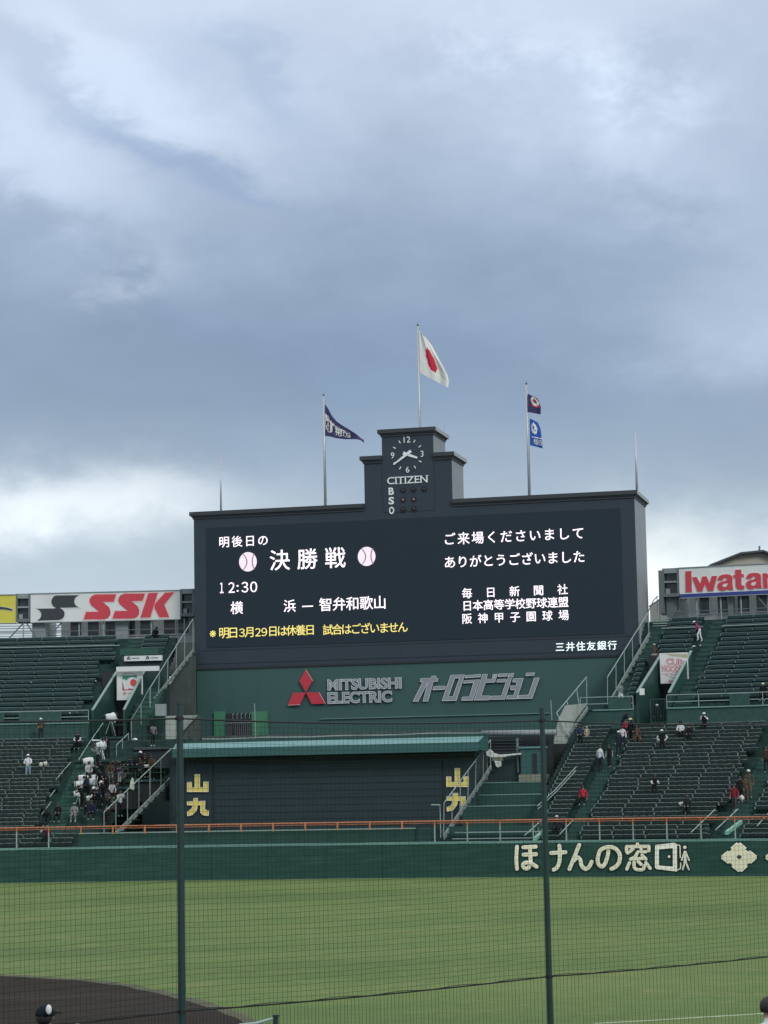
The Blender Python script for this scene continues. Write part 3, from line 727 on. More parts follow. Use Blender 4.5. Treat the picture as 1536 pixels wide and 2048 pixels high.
P5 = poleflag(1271,860,1273,982,'bare pole at the right corner of the scoreboard roof', .10, False)
def flag(name, rowsL, rowsR, nu, v, mfn, mats, lab, amp=.16, parent=None):
    """cloth between a hoist edge and a curved fly edge given in pixels; grid point -> material index"""
    nr = 24; b = MB(); g = []
    def samp(poly, t):
        t *= len(poly)-1; i = min(int(t), len(poly)-2); f_ = t-i
        return (poly[i][0]*(1-f_)+poly[i+1][0]*f_, poly[i][1]*(1-f_)+poly[i+1][1]*f_)
    for j in range(nr+1):
        l, r_ = samp(rowsL, j/nr), samp(rowsR, j/nr)
        for i in range(nu+1):
            t = i/nu; x = l[0]+(r_[0]-l[0])*t; y = l[1]+(r_[1]-l[1])*t
            off = amp*t**.7*math.sin(7.5*t+2.6*j/nr+.8)+amp*.5*t*math.sin(15*t-3*j/nr)
            g.append(PB(x, y, v-.1+off))
    fs = []; ms = []
    for j in range(nr):
        for i in range(nu):
            a = j*(nu+1)+i; fs.append((a, a+1, a+nu+2, a+nu+1)); ms.append(mfn((i+.5)/nu, (j+.5)/nr))
    b.v = [tuple(p) for p in g]; b.f = fs; b.m = ms
    o = mk(name, b, mats, smooth=True); tag(o, lab, 'flag'); return o, g, nr, nu
def grid_text(par, g, nr, nu, body, t0, t1, s0, s1, m, off=.03, w=.02, slant=0.):
    vs, fs = text_raw(body, w); q = fit(vs, t0, t1, s1, s0); b = MB(); pts = []
    for a, c in q:
        c = c+slant*(a-t0)
        x = min(max(a,0),.999)*nu; y = min(max(c,0),.999)*nr; i, j = int(x), int(y); fx, fy = x-i, y-j
        P = lambda jj, ii: g[jj*(nu+1)+ii]
        p = (P(j,i)*(1-fx)+P(j,i+1)*fx)*(1-fy)+(P(j+1,i)*(1-fx)+P(j+1,i+1)*fx)*fy; pts.append(p+TOV*off)
    b.add(pts, fs); return mk('flag_lettering', b, m, par)
# national flag: red disc seen foreshortened
flag('national_flag', [(837.5,660),(838.5,700),(839,745)], [(852,675),(864,690),(875,711),(885,730),(895,750),(898,764),(896,775)] , 40, VB+.8,
     lambda a, c: 1 if ((a-.47)/.185)**2+((c-.56)/.25)**2 < 1 else 0, [M_flagw, M_flagr], 'white flag with red disc drooping from the tallest pole above the clock', .22)
pen, g, nr_, nu_ = flag('pennant', [(650,808),(651,840),(651.5,872)], [(727,880),(728,882),(728,885)], 48, VB+.8, lambda a, c: 0, [M_flagn], 'long dark purple pennant with white characters left of the clock', .10)
# the pennant narrows along a curved upper edge
me = pen.data; org = pen.location
topc = [(0,808),(.08,817),(.18,832),(.30,843),(.45,851),(.62,859),(.8,868),(.92,876),(1,880)]; botc = [(0,872),(.12,873),(.3,876.5),(.5,878.5),(.8,878.5),(.9,880),(1,886)]
def lerp(tab, t):
    for (a, p), (c, q_) in zip(tab[:-1], tab[1:]):
        if t <= c: return p+(q_-p)*(t-a)/(c-a)
    return tab[-1][1]
for j in range(nr_+1):
    for i in range(nu_+1):
        t = i/nu_; x = 650+78*t; y = lerp(topc,t)+(lerp(botc,t)-lerp(topc,t))*j/nr_
        p = PB(x, y, VB+.7+.22*t*math.sin(9*t+1.5*j/nr_)); me.vertices[j*(nu_+1)+i].co = p-org; g[j*(nu_+1)+i] = p
grid_text(pen, g, nr_, nu_, '選抜高等学校野球大会', .0, .66, .24, .84, M_flagw, w=.035, slant=.06)
fl, g, nr_, nu_ = flag('small_flag', [(1055,787),(1054.5,800),(1055,824)], [(1075,797),(1079,806),(1082,815),(1081.5,829)], 30, VB+.8,
     lambda a, c: 1 if .17 < math.hypot((a-.60)/1.0,(c-.36)/.95) < .33 else (2 if (math.hypot(a-.62,(c-.40)) < .42 and c > .60 and c < .72 and .3 < a < .9) or math.hypot((a-.60),(c-.33)) < .10 else 0), [M_flagn, mat('flag_cream',(.66,.60,.56),.8), M_flagr], 'small dark purple flag with pale ring, upper of two right of the clock', .10)
fl, g, nr_, nu_ = flag('small_flag', [(1059,836.5),(1059.5,868),(1060,890.5)], [(1076,845),(1081,857),(1083,872),(1084.5,885),(1085.5,897)], 30, VB+.8,
     lambda a, c: 1 if (((a-.42)/.27)**2+((c-.29)/.19)**2 < 1 and not ((a-.36)/.09)**2+((c-.27)/.05)**2 < 1 and not ((a-.50)/.07)**2+((c-.36)/.035)**2 < 1) or abs(c-.585-.03*a) < .014 else 0, [M_flagb, M_flagw], 'small bright blue flag with white globe, lower of two right of the clock', .10)
grid_text(fl, g, nr_, nu_, '毎日', .30, .95, .66, .90, M_flagw, w=.03)

# --- raised wall signs on the teal wall
SV = VB+.02
sg = thing('wall_sign', 'red three diamond emblem beside grey raised capital letters on the teal wall', 'sign', PB(690,1410,SV))
def zpx(x, y, X0, Y0, k): return X0+x/k, Y0+y/k
Z5 = lambda x, y: zpx(x, y, 560, 1330, 5.69)
Z6 = lambda x, y: zpx(x, y, 820, 1330, 5.69)
for poly in ([(297,52),(374,182),(298,308),(226,182)], [(296,312),(230,452),(92,458),(155,318)], [(300,312),(445,312),(518,440),(366,444)]):
    q = MB(); q.prism([PB(*Z5(*p), SV-.1) for p in poly], TOV*.12); q2 = mk('diamond', q, M_redl, sg)
    e = MB(); c3 = [PB(*Z5(*p), SV-.23) for p in poly]; i0 = 0 if poly[0][1] < 100 else (1 if poly[0][0] > 298 else 1)
    e.tube([c3[i0], c3[(i0+1) % 4]], .018, 4); mk('bright_edge', e, M_pink, q2)
for body, xl, xr, yt, yb in (('MITSUBISHI', 548,1388,165,293), ('ELECTRIC', 548,1280,312,444)):
    p0 = Z5(xl, yt); p1 = Z5(xr, yb)
    vs, fs = text_box(body, p0[0], p1[0], p0[1], p1[1], SV, .042)
    for lv, lf in islands(vs, fs):
        b = MB(); flat_to(b, lv, lf, lambda a, c: BP(a, SV-.08, c), TOV*.10); o = mk('letter', b, M_lgrey, sg)
        cnt = {}
        for f in lf:
            for i in range(len(f)): cnt[(f[i], f[(i+1) % len(f)])] = 1
        e = MB(); w = .030; dk = MB()
        for (a, c) in cnt:
            if (c, a) in cnt: continue
            P_, Q_ = Vector((lv[a][0], lv[a][1])), Vector((lv[c][0], lv[c][1])); d_ = (Q_-P_)
            if d_.length < 1e-5: continue
            d_.normalize(); n_ = Vector((-d_.y, d_.x))*w; ext = d_*w*.4
            quad = [P_-ext, Q_+ext, Q_+ext+n_, P_-ext+n_]
            e.add([BP(p.x, SV-.186, p.y) for p in quad], [(0,1,2,3)])
        mk('letter_edge', e, M_ledge, o)
sg2 = thing('wall_sign', 'slanted grey katakana lettering with bright outlines on the teal wall', 'sign', PB(955,1400,SV))
KAT = [[(125,155),(245,150),(252,128),(300,126),(297,152),(322,152),(315,188),(268,190),(208,412),(152,412),(205,200),(95,414),(38,414),(150,192),(118,192)],
       [(275,245),(408,240),(398,278),(262,284)],
       None,
       [(635,122),(808,107),(803,136),(630,148)],
       [(620,178),(795,168),(718,402),(590,402),(602,365),(680,362),(728,200),(612,208)],
       [(830,108),(885,106),(870,163),(978,160),(968,196),(862,200),(812,352),(912,352),(902,398),(735,400)],
       [(950,108),(968,106),(955,150),(937,152)], [(976,106),(996,105),(983,150),(964,151)],
       [(1012,103),(1110,98),(1103,128),(1005,133)], [(1000,165),(1092,160),(1083,192),(990,197)],
       [(1108,158),(1158,155),(1082,390),(915,392),(926,355),(1045,352)],
       [(1128,98),(1146,97),(1134,140),(1116,142)], [(1158,97),(1184,95),(1172,138),(1148,140)],
       [(1178,158),(1292,152),(1222,385),(1100,387),(1112,350),(1182,348),(1202,282),(1150,284),(1146,240),(1210,236),(1220,196),(1172,194)],
       [(1328,93),(1422,88),(1414,118),(1320,124)],
       [(1418,148),(1474,147),(1392,380),(1228,383),(1240,348),(1352,342)]]
def solid_poly(par, pts2, m, hole=None):
    pts = [PB(*Z6(*p), SV-.06) for p in pts2]
    b = MB(); e = MB()
    if hole is None:
        b.prism(pts, TOV*.10)
        for i in range(len(pts)): e.tube([pts[i]+TOV*.105, pts[(i+1) % len(pts)]+TOV*.105], .021, 4)
    else:
        hp = [PB(*Z6(*p), SV-.06) for p in hole]
        for i in range(4):
            j = (i+1) % 4; b.prism([pts[i], pts[j], hp[j], hp[i]], TOV*.10)
            e.tube([pts[i]+TOV*.105, pts[j]+TOV*.105], .021, 4); e.tube([hp[i]+TOV*.105, hp[j]+TOV*.105], .021, 4)
    o = mk('letter', b, m, par); mk('letter_edge', e, M_ledge, o)
for P_ in KAT:
    if P_: solid_poly(sg2, P_, M_lgrey)
solid_poly(sg2, [(468,118),(625,112),(530,405),(368,407)], M_lgrey, hole=[(512,152),(568,148),(492,360),(440,362)])

# ================================================================ BATTER'S EYE BOX
BV = 10.0                                # front plane of the dark box
bs = thing('backscreen', 'low dark box with aqua edged roof and yellow characters behind the middle fence', 'building', BP(-7,BV,0))
bu0 = bpl(340,1600,BV)[0]; bu1 = bpl(950,1560,BV)[0]; zr0 = bpl(369,1515,BV)[1]
q = MB(); q.bb(bu0, bu1, BV, BV+2.2, .0, 8.0); mk('box_wall', q, M_dark, bs)
um = bpl(427,1560,BV)[0]; um2 = bpl(885,1560,BV)[0]
for k in range(11):      # shutter laths between the lettered end panels
    z = 2.6+(zr0-2.7)*k/11; q = MB(); q.bb(um+.05, um2-.05, BV-.05-.01*(k%2), BV-.002, z, z+(zr0-2.7)/11-.03); mk('shutter_panel', q, M_dark, bs)
for uu in (um, um2):
    q = MB(); q.bb(uu-.03, uu+.03, BV-.08, BV, 0, zr0); mk('jamb', q, M_dark2, bs)
zA, zB_, zC = bpl(369,1487,BV-1.6)[1], bpl(369,1497.5,BV-1.6)[1], bpl(369,1515,BV-1.6)[1]
ru0 = bpl(345,1490,BV-1.6)[0]; ru1 = bpl(956,1495,BV-1.6)[0]; ru1b = bpl(970,1473,BV-.8)[0]
# sloping aqua upper fascia, upright teal lower fascia
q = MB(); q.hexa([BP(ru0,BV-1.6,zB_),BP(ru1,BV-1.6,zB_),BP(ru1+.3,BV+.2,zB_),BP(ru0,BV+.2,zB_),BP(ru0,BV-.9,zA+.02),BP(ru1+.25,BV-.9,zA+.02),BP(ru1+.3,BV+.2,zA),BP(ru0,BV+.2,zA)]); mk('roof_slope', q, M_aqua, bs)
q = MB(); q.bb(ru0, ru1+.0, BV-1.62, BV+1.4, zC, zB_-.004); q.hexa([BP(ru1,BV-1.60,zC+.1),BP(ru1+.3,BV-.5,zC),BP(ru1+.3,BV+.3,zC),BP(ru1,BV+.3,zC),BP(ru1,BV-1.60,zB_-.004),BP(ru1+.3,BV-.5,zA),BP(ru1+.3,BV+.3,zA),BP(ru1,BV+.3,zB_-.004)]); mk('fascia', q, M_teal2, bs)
q = MB(); q.bb(bu0, bu1, BV-.14, BV+.02, zC-.42, zC-.10); mk('head_trim', q, M_dark2, bs)
q = MB(); q.bb(ru0, ru1, BV+.25, BV+2, zA-.02, zA+.22); mk('upstand', q, M_grn, bs)
def yl(polys, ox, oy, k):
    for pl in polys:
        pts = [PB(ox+x/k, oy+y/k, BV-.06) for x, y in pl]
        q = MB(); q.prism(pts, TOV*.06); o = mk('letter', q, M_gold, bs)
        e = MB()
        for i in range(len(pts)): e.tube([pts[i]+TOV*.065, pts[(i+1) % len(pts)]+TOV*.065], .022, 4)
        mk('letter_edge', e, M_creamw, o)
yl([[(108,812),(135,812),(135,845),(155,845),(155,765),(185,765),(185,845),(208,845),(208,810),(237,810),(237,871),(108,871)],
    [(108,932),(145,930),(145,912),(172,910),(172,930),(217,928),(216,980),(240,990),(238,1018),(205,1014),(190,998),(190,952),(172,953),(165,985),(140,1012),(110,1020),(108,995),(135,975),(145,953),(108,953)]], 340, 1300, 3.072)
yl([[(298,833),(380,833),(380,930),(448,930),(448,683),(535,683),(535,930),(605,930),(605,828),(690,828),(690,1010),(298,1010)],
    [(303,1186),(415,1186),(415,1127),(500,1127),(500,1186),(636,1186),(636,1330),(690,1360),(690,1440),(600,1430),(560,1400),(556,1256),(500,1256),(480,1340),(420,1420),(310,1450),(305,1375),(380,1350),(415,1256),(303,1256)]], 860, 1460, 8.907)

# concrete wing walls beside the box (the left one partly hidden by the net pole)
def quadwall(name, pts, v, dep, m, lab, cat='wall'):
    b = MB(); p = [PB(x, y, v) for x, y in pts]; b.prism(p, -TOV*dep); o = mk(name, b, m); return tag(o, lab, cat)
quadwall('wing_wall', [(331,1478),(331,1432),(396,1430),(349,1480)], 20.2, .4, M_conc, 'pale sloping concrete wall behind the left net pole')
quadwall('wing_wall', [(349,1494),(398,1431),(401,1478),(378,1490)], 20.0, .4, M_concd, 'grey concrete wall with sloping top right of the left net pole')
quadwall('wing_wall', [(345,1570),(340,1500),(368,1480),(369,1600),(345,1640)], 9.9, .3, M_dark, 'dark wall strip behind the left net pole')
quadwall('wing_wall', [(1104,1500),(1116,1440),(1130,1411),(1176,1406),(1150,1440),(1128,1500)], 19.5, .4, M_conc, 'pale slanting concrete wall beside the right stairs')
quadwall('side_wall', [(318,1500),(330,1432),(345,1435),(345,1500)], 20.8, .4, M_concd, 'plain grey wall left of the left net pole')
quadwall('stair_side_wall', [(322,1500),(322,1392),(389,1302),(389,1500)], 30.4, .4, M_concd, 'dark grey wall below the stairs at the lower left corner of the scoreboard')
b = MB(); b.bb(-24.5,-15,19.0,19.4,0,8.9); tag(mk('rear_wall', b, M_dark), 'dark wall behind the camera crew left of the box', 'wall')
b = MB(); b.bb(.5,8.2,19.0,19.4,0,8.2); tag(mk('rear_wall', b, M_dark2), 'dark wall far back in the recess right of the box', 'wall')
quadwall('low_green_wall', [(280,1502),(280,1432),(332,1432),(332,1502)], 23.5, .4, M_grn, 'dark green wall under the grey crate left of the left net pole')
# doors in the teal wall
def door(x0,x1,y0,y1,lab):
    u0,z0 = bpl(x0,y1,VB-.02); u1,_ = bpl(x1,y1,VB-.02); z1 = bpl(x0,y0,VB-.02)[1]
    b = MB(); b.bb(u0,u1,VB-.22,VB+.0,z0-.4,z1); o = mk('cabinet', b, M_door); tag(o, lab, 'cabinet'); 
door(430,452,1423,1471,'plain green cabinet left of the grilled opening under the scoreboard')
door(505,537,1423,1471,'wider green cabinet right of the grilled opening under the scoreboard')
gr = thing('grille', 'dark opening with curved pale bars between two green cabinets', 'grille', PB(480,1470,VB-.1))
u0, z0 = bpl(453,1471,VB-.1); u1 = bpl(504,1471,VB-.1)[0]; z1 = bpl(453,1427,VB-.1)[1]
q = MB(); q.bb(u0,u1,VB-.12,VB-.0,z0-.3,z1); mk('opening', q, M_dark2, gr)
for k in range(5):
    u = u0+.55+(u1-u0-.7)*k/4; q = MB(); q.tube([BP(u,VB-.15,z1-.45),BP(u,VB-.22,z1-.1),BP(u+.08,VB-.15,z1-.02)], .03, 5); mk('curved_bar', q, M_rail, gr)
q = MB()
for k in range(12): u = u0+.1+(u1-u0-.2)*k/11; q.tube([BP(u,VB-.3,z0),BP(u,VB-.3,z1-.75)], .012, 4)
q.tube([BP(u0,VB-.3,z1-.74),BP(u1,VB-.3,z1-.74)], .025, 5); mk('guard', q, M_boxl, gr)
b = MB(); z_ = bpl(760,1464,28)[1]; b.bb(bpl(395,1470,28)[0], bpl(1000,1460,28)[0], 27.9, 28.1, 8.3, z_); tag(mk('parapet', b, M_concd), 'long low grey parapet between the dark box roof and the teal wall', 'parapet')
b = MB(); z_ = bpl(760,1470,26)[1]; b.tube([BP(u,26,z_+.03*math.sin(u)) for u in np.linspace(bpl(395,1478,26)[0], bpl(1000,1466,26)[0], 14)], .05, 6); tag(mk('roof_pipe', b, M_rail), 'thin pale pipe running above the aqua roof edge', 'pipe')
def stick(x0,y0,x1,y1,v,lab,r=.035,m=M_galv,name='thin_pole'):
    b = MB(); b.tube([PB(x0,y0,v),PB(x1,y1,v)], r, 6); tag(mk(name, b, m), lab, 'pole')
stick(509,1407,511.5,1476,27,'thin grey mast in front of the right green cabinet')
stick(1101.5,1400,1104,1443,24,'thin pale mast left of the right concrete wall')
stick(1107.5,1388,1109,1440,26,'second thinner mast left of the right concrete wall', .025, M_teal)

# ---- region right of the box: gutter, recess, hut, tiers, camera under a sheet
b = MB(); p0, p1 = PB(964,1466.8,17), PB(1113,1464.5,17); b.tube([p0,p1], .19, 10); b.tube([PB(968,1470,17),PB(968,1478,17)], .05, 6); tag(mk('roof_gutter', b, M_boxl, smooth=True), 'thick light grey horizontal pipe above the dark recess right of the box', 'pipe')
b = MB(); u0, z1 = bpl(966,1474,18); u1 = bpl(1106,1470,18)[0]; b.bb(u0,u1,18,18.3,4,z1)
rc = mk('recess_wall', b, M_dark2); tag(rc, 'dark back wall of the recess right of the box', 'wall')
for k in range(6):
    z = z1-.25-.2*k; q = MB(); q.bb(u0+.1,bpl(1045,1500,18)[0],17.93,17.99,z-.06,z); mk('slat', q, M_concd, rc)
b = MB(); q0, z0 = bpl(975,1563,15); b.bb(q0, bpl(1043,1563,15)[0], 15, 15.3, 3, bpl(975,1512,15)[1]); tag(mk('screen_wall', b, M_dark), 'dark blue green wall under the draped camera', 'wall')
stick(1034,1476,1037,1545,14.8,'upright steel post in the dark recess',.09,M_boxg)
hut = thing('hut', 'small teal hut with a dark doorway on a pale plinth', 'hut', PB(1062,1563,14.5))
u0, z0 = bpl(1042,1549,14.5); u1 = bpl(1086,1549,14.5)[0]; z1 = bpl(1042,1497,14.5)[1]
q = MB(); q.bb(u0,u1,14.5,16,z0,z1); mk('hut_wall', q, M_teal2, hut)
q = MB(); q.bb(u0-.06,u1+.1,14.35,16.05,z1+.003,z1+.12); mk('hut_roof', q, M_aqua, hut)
q = MB(); q.bb(bpl(1065,1540,14.4)[0],bpl(1074,1540,14.4)[0],14.44,14.49,z0,z1-.35); mk('doorway', q, M_dark2, hut)
q = MB(); q.bb(u0-.1,u1+.2,14.2,16,z0-.55,z0-.005); mk('plinth', q, mat('plinth_beige', (.22,.23,.19), .8, var=.2), hut)
for k, (x0, x1, yt, yb, v) in enumerate(((955,1087,1565,1593,12.5),(945,1087,1589.5,1615,11),(925,1078,1612,1640,9.4))):
    u0, zb2 = bpl(x0,yb,v); u1 = bpl(x1,yb,v)[0]; zt2 = bpl(x0,yt,v)[1]
    t = thing('stepped_wall', ['top','middle','lowest'][k]+' of three plain dark green stepped walls right of the box', 'wall', BP((u0+u1)/2, v, zb2))
    q = MB(); q.bb(u0,u1,v,v+1.4,zb2-.8,zt2-.07); mk('wall_face', q, M_wall2, t)
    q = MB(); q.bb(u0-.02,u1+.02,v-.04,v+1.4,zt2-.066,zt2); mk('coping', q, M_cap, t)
# fill under the tiers and front benches below the orange rail
for k, z in enumerate((2.25, 2.62)):
    b = MB(); b.arc(1.9,7.6,1.9+.6*k,2.3+.6*k,z,z+.05); tag(mk('bench', b, M_galv), ['front','rear'][k]+' long grey bench behind the orange rail, right of the box', 'bench')
b = MB(); b.arc(.9,7.9,3.2,3.4,1.2,3.0); tag(mk('low_wall', b, M_wall2), 'dark green low wall behind the grey benches', 'wall')
# draped camera
dc = thing('covered_camera', 'camera under a sagging white plastic sheet on the dark wall', 'camera', PB(1000,1530,14.6))
v = 14.6; cl = [(975,1503),(981,1499),(986,1503),(988,1506),(1000,1509),(1020,1508),(1044,1506),(1044,1509),(1022,1511),(1010,1514),(992,1515),(982,1514),(976,1510)]
q = MB(); q.prism([PB(x,y,v) for x,y in cl], TOV*.45); mk('sheet', q, M_tarp, dc)
q = MB(); q.prism([PB(x,y,v-.1) for x,y in [(986,1514),(1008,1514),(1007,1522),(987,1522)]], TOV*.4); mk('camera_body', q, mat('camera_olive',(.16,.17,.13),.5,var=.3,scale=4), dc)
q = MB(); q.prism([PB(x,y,v-.15) for x,y in [(991,1522),(1004,1520),(1003,1532),(998,1535),(994,1532)]], TOV*.35); mk('hood', q, M_tarp, dc)
q = MB(); q.tube([PB(1044,1506,v),PB(1042,1560,v)], .03, 5); q.tube([PB(975,1500,v),PB(974,1560,v)], .03, 5); mk('stand', q, M_boxl, dc)

# ---- inclined stairs with side beam and railing (straight flights beside the box and scoreboard)
def flight(lab, beam, rail, v0, v1, npost, m=M_galv, bw=.16, wid=.32, ends=True):
    """beam: ((x,y),(x,y)) lower/upper pixel at v0/v1, rail likewise"""
    b0, b1 = PB(*beam[0], v0), PB(*beam[1], v1); r0, r1 = PB(*rail[0], v0), PB(*rail[1], v1)
    t = thing('staircase', lab, 'stairs', b0); nv_ = Vector(TV)
    q = MB(); up = Vector((0,0,bw)); q.hexa([b0-up, b0-up+nv_*.08, b1-up+nv_*.08, b1-up, b0+up, b0+up+nv_*.08, b1+up+nv_*.08, b1+up]); mk('stringer', q, M_beam, t)
    q = MB(); q.tube([r0, r1], .035, 6); mk('handrail', q, M_rail, t)
    for k in range(npost):
        f_ = k/(npost-1); p, r_ = b0.lerp(b1, f_), r0.lerp(r1, f_); q = MB()
        r2 = r_
        q.tube([p, r2], .030, 5); mk('post', q, m, t)
    n = 12
    for k in range(n):
        p = b0.lerp(b1, (k+.5)/n); q = MB(); a = p+nv_*.1-Vector((0,0,.03)); c_ = a+nv_*wid; d_ = -TOV*.25
        q.hexa([a, c_, c_+d_, a+d_, a+up*.3, c_+up*.3, c_+d_+up*.3, a+d_+up*.3]); mk('tread', q, M_grn, t)
    return t
flight('steel staircase with pale handrail in front of the right yellow characters', ((887,1674),(981,1535)), ((888,1606),(981,1480)), 2.2, 13.5, 7, bw=.17)
flight('steel staircase with sloping beam left of the dark box behind the left net pole', ((208,1692),(343,1556)), ((208,1624),(343,1497)), 2.2, 11.8, 7, bw=.17)
flight('long staircase rail climbing to the lower left corner of the scoreboard', ((299,1411),(386,1302)), ((301,1374),(386,1238)), 23, 30.6, 6, bw=.17)
flight('long staircase rail climbing past the lower right corner of the scoreboard', ((1215,1413),(1298,1270)), ((1215,1354),(1296,1226)), 23, 30.8, 6, bw=.22)
flight('short handrail flight beside the pale concrete wall on the right', ((1137,1470),(1174,1418)), ((1113,1426),(1173,1354)), 19.3, 21.8, 4)
def railing(lab, pts, v, posts, m=M_rail, r=.03, name='handrail', drop=.9):
    t = thing(name, lab, 'railing', PB(*pts[0], v) if not callable(v) else PB(*pts[0], v(0)))
    P3 = [PB(x, y, v if not callable(v) else v(i/(len(pts)-1))) for i, (x, y) in enumerate(pts)]
    q = MB(); q.tube(P3, r, 6); mk('rail', q, m, t)
    for f_ in posts:
        k = f_*(len(P3)-1); i = min(int(k), len(P3)-2); p = P3[i].lerp(P3[i+1], k-i); q = MB(); q.tube([p, p-Vector((0,0,drop))], r*.85, 5); mk('post', q, m, t)
    return t
railing('grey T shaped rail end left of the right staircase', [(862,1609.5),(881,1610)], 1.6, [.95], M_rail, .035, drop=2.0)
railing('pale rail over the lower left stairs by the camera crew', [(300,1374),(282,1408),(262,1440)], 20.5, [0,.5,.98], drop=1.5)
railing('diagonal rail beside the left lower green aisle, upper flight', [(157,1520),(181,1482),(206,1446)], lambda f_: 13+6*f_, [])
railing('diagonal rail beside the left lower green aisle, middle flight', [(112,1559),(127,1541),(142,1524)], lambda f_: 10+2*f_, [])
railing('short diagonal rail low in the left lower seats', [(99,1594),(110,1580)], lambda f_: 7+f_, [])
railing('diagonal rail above the orange rail at the left', [(83,1629),(92,1617),(102,1604)], lambda f_: 5+1.5*f_, [])
railing('double pale handrail at the foot of the right lower aisle', [(1075,1612),(1110,1580),(1153,1533)], lambda f_: 5+6*f_, [])
railing('lower twin of the double handrail at the right lower aisle', [(1076,1618),(1111,1585),(1152,1541)], lambda f_: 5.1+6*f_, [])
for k, ((x0,y0),(x1,y1)) in enumerate([((1049,1671),(1083,1641)),((1119,1669),(1148,1638)),((1382,1665),(1430,1619)),((1431,1660),(1476,1618)),((1514,1652),(1536,1627))]):
    railing(['pale slanting rail left of the right net pole, behind the orange rail','pale slanting rail right of the right net pole','pale slanting rail behind the orange rail above the emblem, left one','pale slanting rail crossing the orange rail above the emblem','pale slanting rail at the right edge'][k], [(x0,y0),(x1,y1)], lambda f_: 1.0+3.0*f_, [], M_rail, .035, drop=.5)
for k, ((x0,y0),(x1,y1)) in enumerate([((0,1672),(12,1656)),((27,1693),(45,1660)),((57,1681),(76,1657))]):
    railing(['pale slanting rail at the far left behind the orange rail','second slanting rail at the left behind the orange rail','third slanting rail at the left behind the orange rail'][k], [(x0,y0),(x1,y1)], lambda f_: 1.0+3.0*f_, [], M_rail, .035, drop=.3)
for k, ((x0,y0),(x1,y1)) in enumerate([((0,1692),(17,1674)),((1070,1679),(1086,1662)),((1399,1676),(1417,1655)),((1453,1666),(1482,1644))]):
    b = MB(); p0, p1 = PB(x0,y0,.9), PB(x1,y1,3.0); w = Vector(TV)*.10; up = Vector((0,0,.10)); b.hexa([p0-w-up,p0+w-up,p1+w-up,p1-w-up,p0-w+up,p0+w+up,p1+w+up,p1-w+up])
    tag(mk('stair_ramp', b, M_mint), ['mint green stair cheek at the lower left','mint green stair cheek beside the right net pole','mint green stair cheek above the door symbol','mint green stair cheek above the diamond emblem'][k], 'stair cheek')
b = MB(); b.prism([PB(x,y,1.6) for x,y in [(1497,1657),(1536,1658),(1536,1672),(1528,1676),(1510,1668)]], TOV*.15); tag(mk('tarpaulin', b, M_gnet), 'folded teal tarpaulin at the right edge behind the fence', 'tarpaulin')
# platforms for the camera crew
for k, (x0,x1,y,v,lab) in enumerate(((200,252,1474,19.6,'upper camera platform with pale open edge'),(268,333,1495,16.5,'right hand camera platform with dark skirt'),(148,250,1520,13.6,'middle camera platform'),(150,262,1575,8.5,'lower camera platform'),(235,330,1560,10.8,'dark platform beside the staircase'))):
    u0, z0 = bpl(x0,y,v); u1 = bpl(x1,y,v)[0]; t = thing('camera_platform', lab+' in the left lower stand', 'platform', BP((u0+u1)/2, v, z0))
    q = MB(); q.bb(u0,u1,v,v+1.6,z0-.16,z0); mk('deck', q, M_grn if k != 1 else M_concd, t)
    q = MB(); q.bb(u0+.05,u1-.05,v+.2,v+1.6,z0-1.5,z0-.165); mk('skirt', q, M_dark2, t)
    q = MB(); q.tube([BP(u0,v+.05,z0+.85),BP(u1,v+.05,z0+.85)], .022, 5); q.tube([BP(u0,v+.05,z0+.45),BP(u1,v+.05,z0+.45)], .018, 5) if k in (1,4) else None; mk('guard_rail', q, M_grn, t)
    for f_ in (0, .5, 1):
        uu = u0+(u1-u0)*f_; q = MB(); q.tube([BP(uu,v+.05,z0),BP(uu,v+.05,z0+.85)], .02, 4); mk('post', q, M_grn, t)
for x0,y0,x1,y1,v in ((233,1490,257,1467,17),):
    flight('small pale railed steps between the camera platforms', ((x0,y0+38),(x1,y1+36)), ((x0,y0),(x1,y1)), 16.0, 18.2, 3, wid=.6)

# ================================================================ ENTRANCES WITH BANNERS
def entrance(lab, sL, sR, Lp, Rp, v0, v1, zback):
    """Lp, Rp: pixel pairs lower/upper of the two sloping side walls"""
    t = thing('stand_entrance', lab, 'entrance', A((sL+sR)/2, v0, 9.1))
    for (lo, hi) in (Lp, Rp):
        a0, a1 = PA(*lo, v0), PA(*hi, v1); base = Vector((0,0,0)); tv = Vector(TV)*.16
        q = MB(); z0 = 9.3
        q.hexa([Vector((a0.x,a0.y,z0)), Vector((a0.x,a0.y,z0))+tv, Vector((a1.x,a1.y,z0))+tv, Vector((a1.x,a1.y,z0)), a0-Vector((0,0,.06)), a0+tv-Vector((0,0,.06)), a1+tv-Vector((0,0,.06)), a1-Vector((0,0,.06))]); mk('side_wall', q, M_grn, t)
        q = MB(); up = Vector((0,0,.07)); q.hexa([a0-tv*.1, a0+tv*1.1, a1+tv*1.1, a1-tv*.1, a0-tv*.1+up, a0+tv*1.1+up, a1+tv*1.1+up, a1-tv*.1+up]); mk('coping', q, M_cop, t)
    q = MB(); q.arc(sL, sR, v1+.1, v1+.5, 9.3, zback); mk('back_wall', q, M_dark2, t)
    q = MB(); q.arc(sL, sR, v0+.1, v1+.1, 9.10, 9.16); mk('floor', q, M_concd, t)
    return t
entrance('left entrance passage between sloping green walls, hung with a white banner', -24.9,-22.3, ((183,1421),(231,1345)), ((246,1420),(289,1338)), 22.9, 27.6, 14.45)
entrance('right entrance passage between sloping green walls, hung with a red and white banner', 9.2,11.6, ((1272,1386),(1319,1311)), ((1336,1386),(1380,1303)), 22.9, 27.6, 14.5)
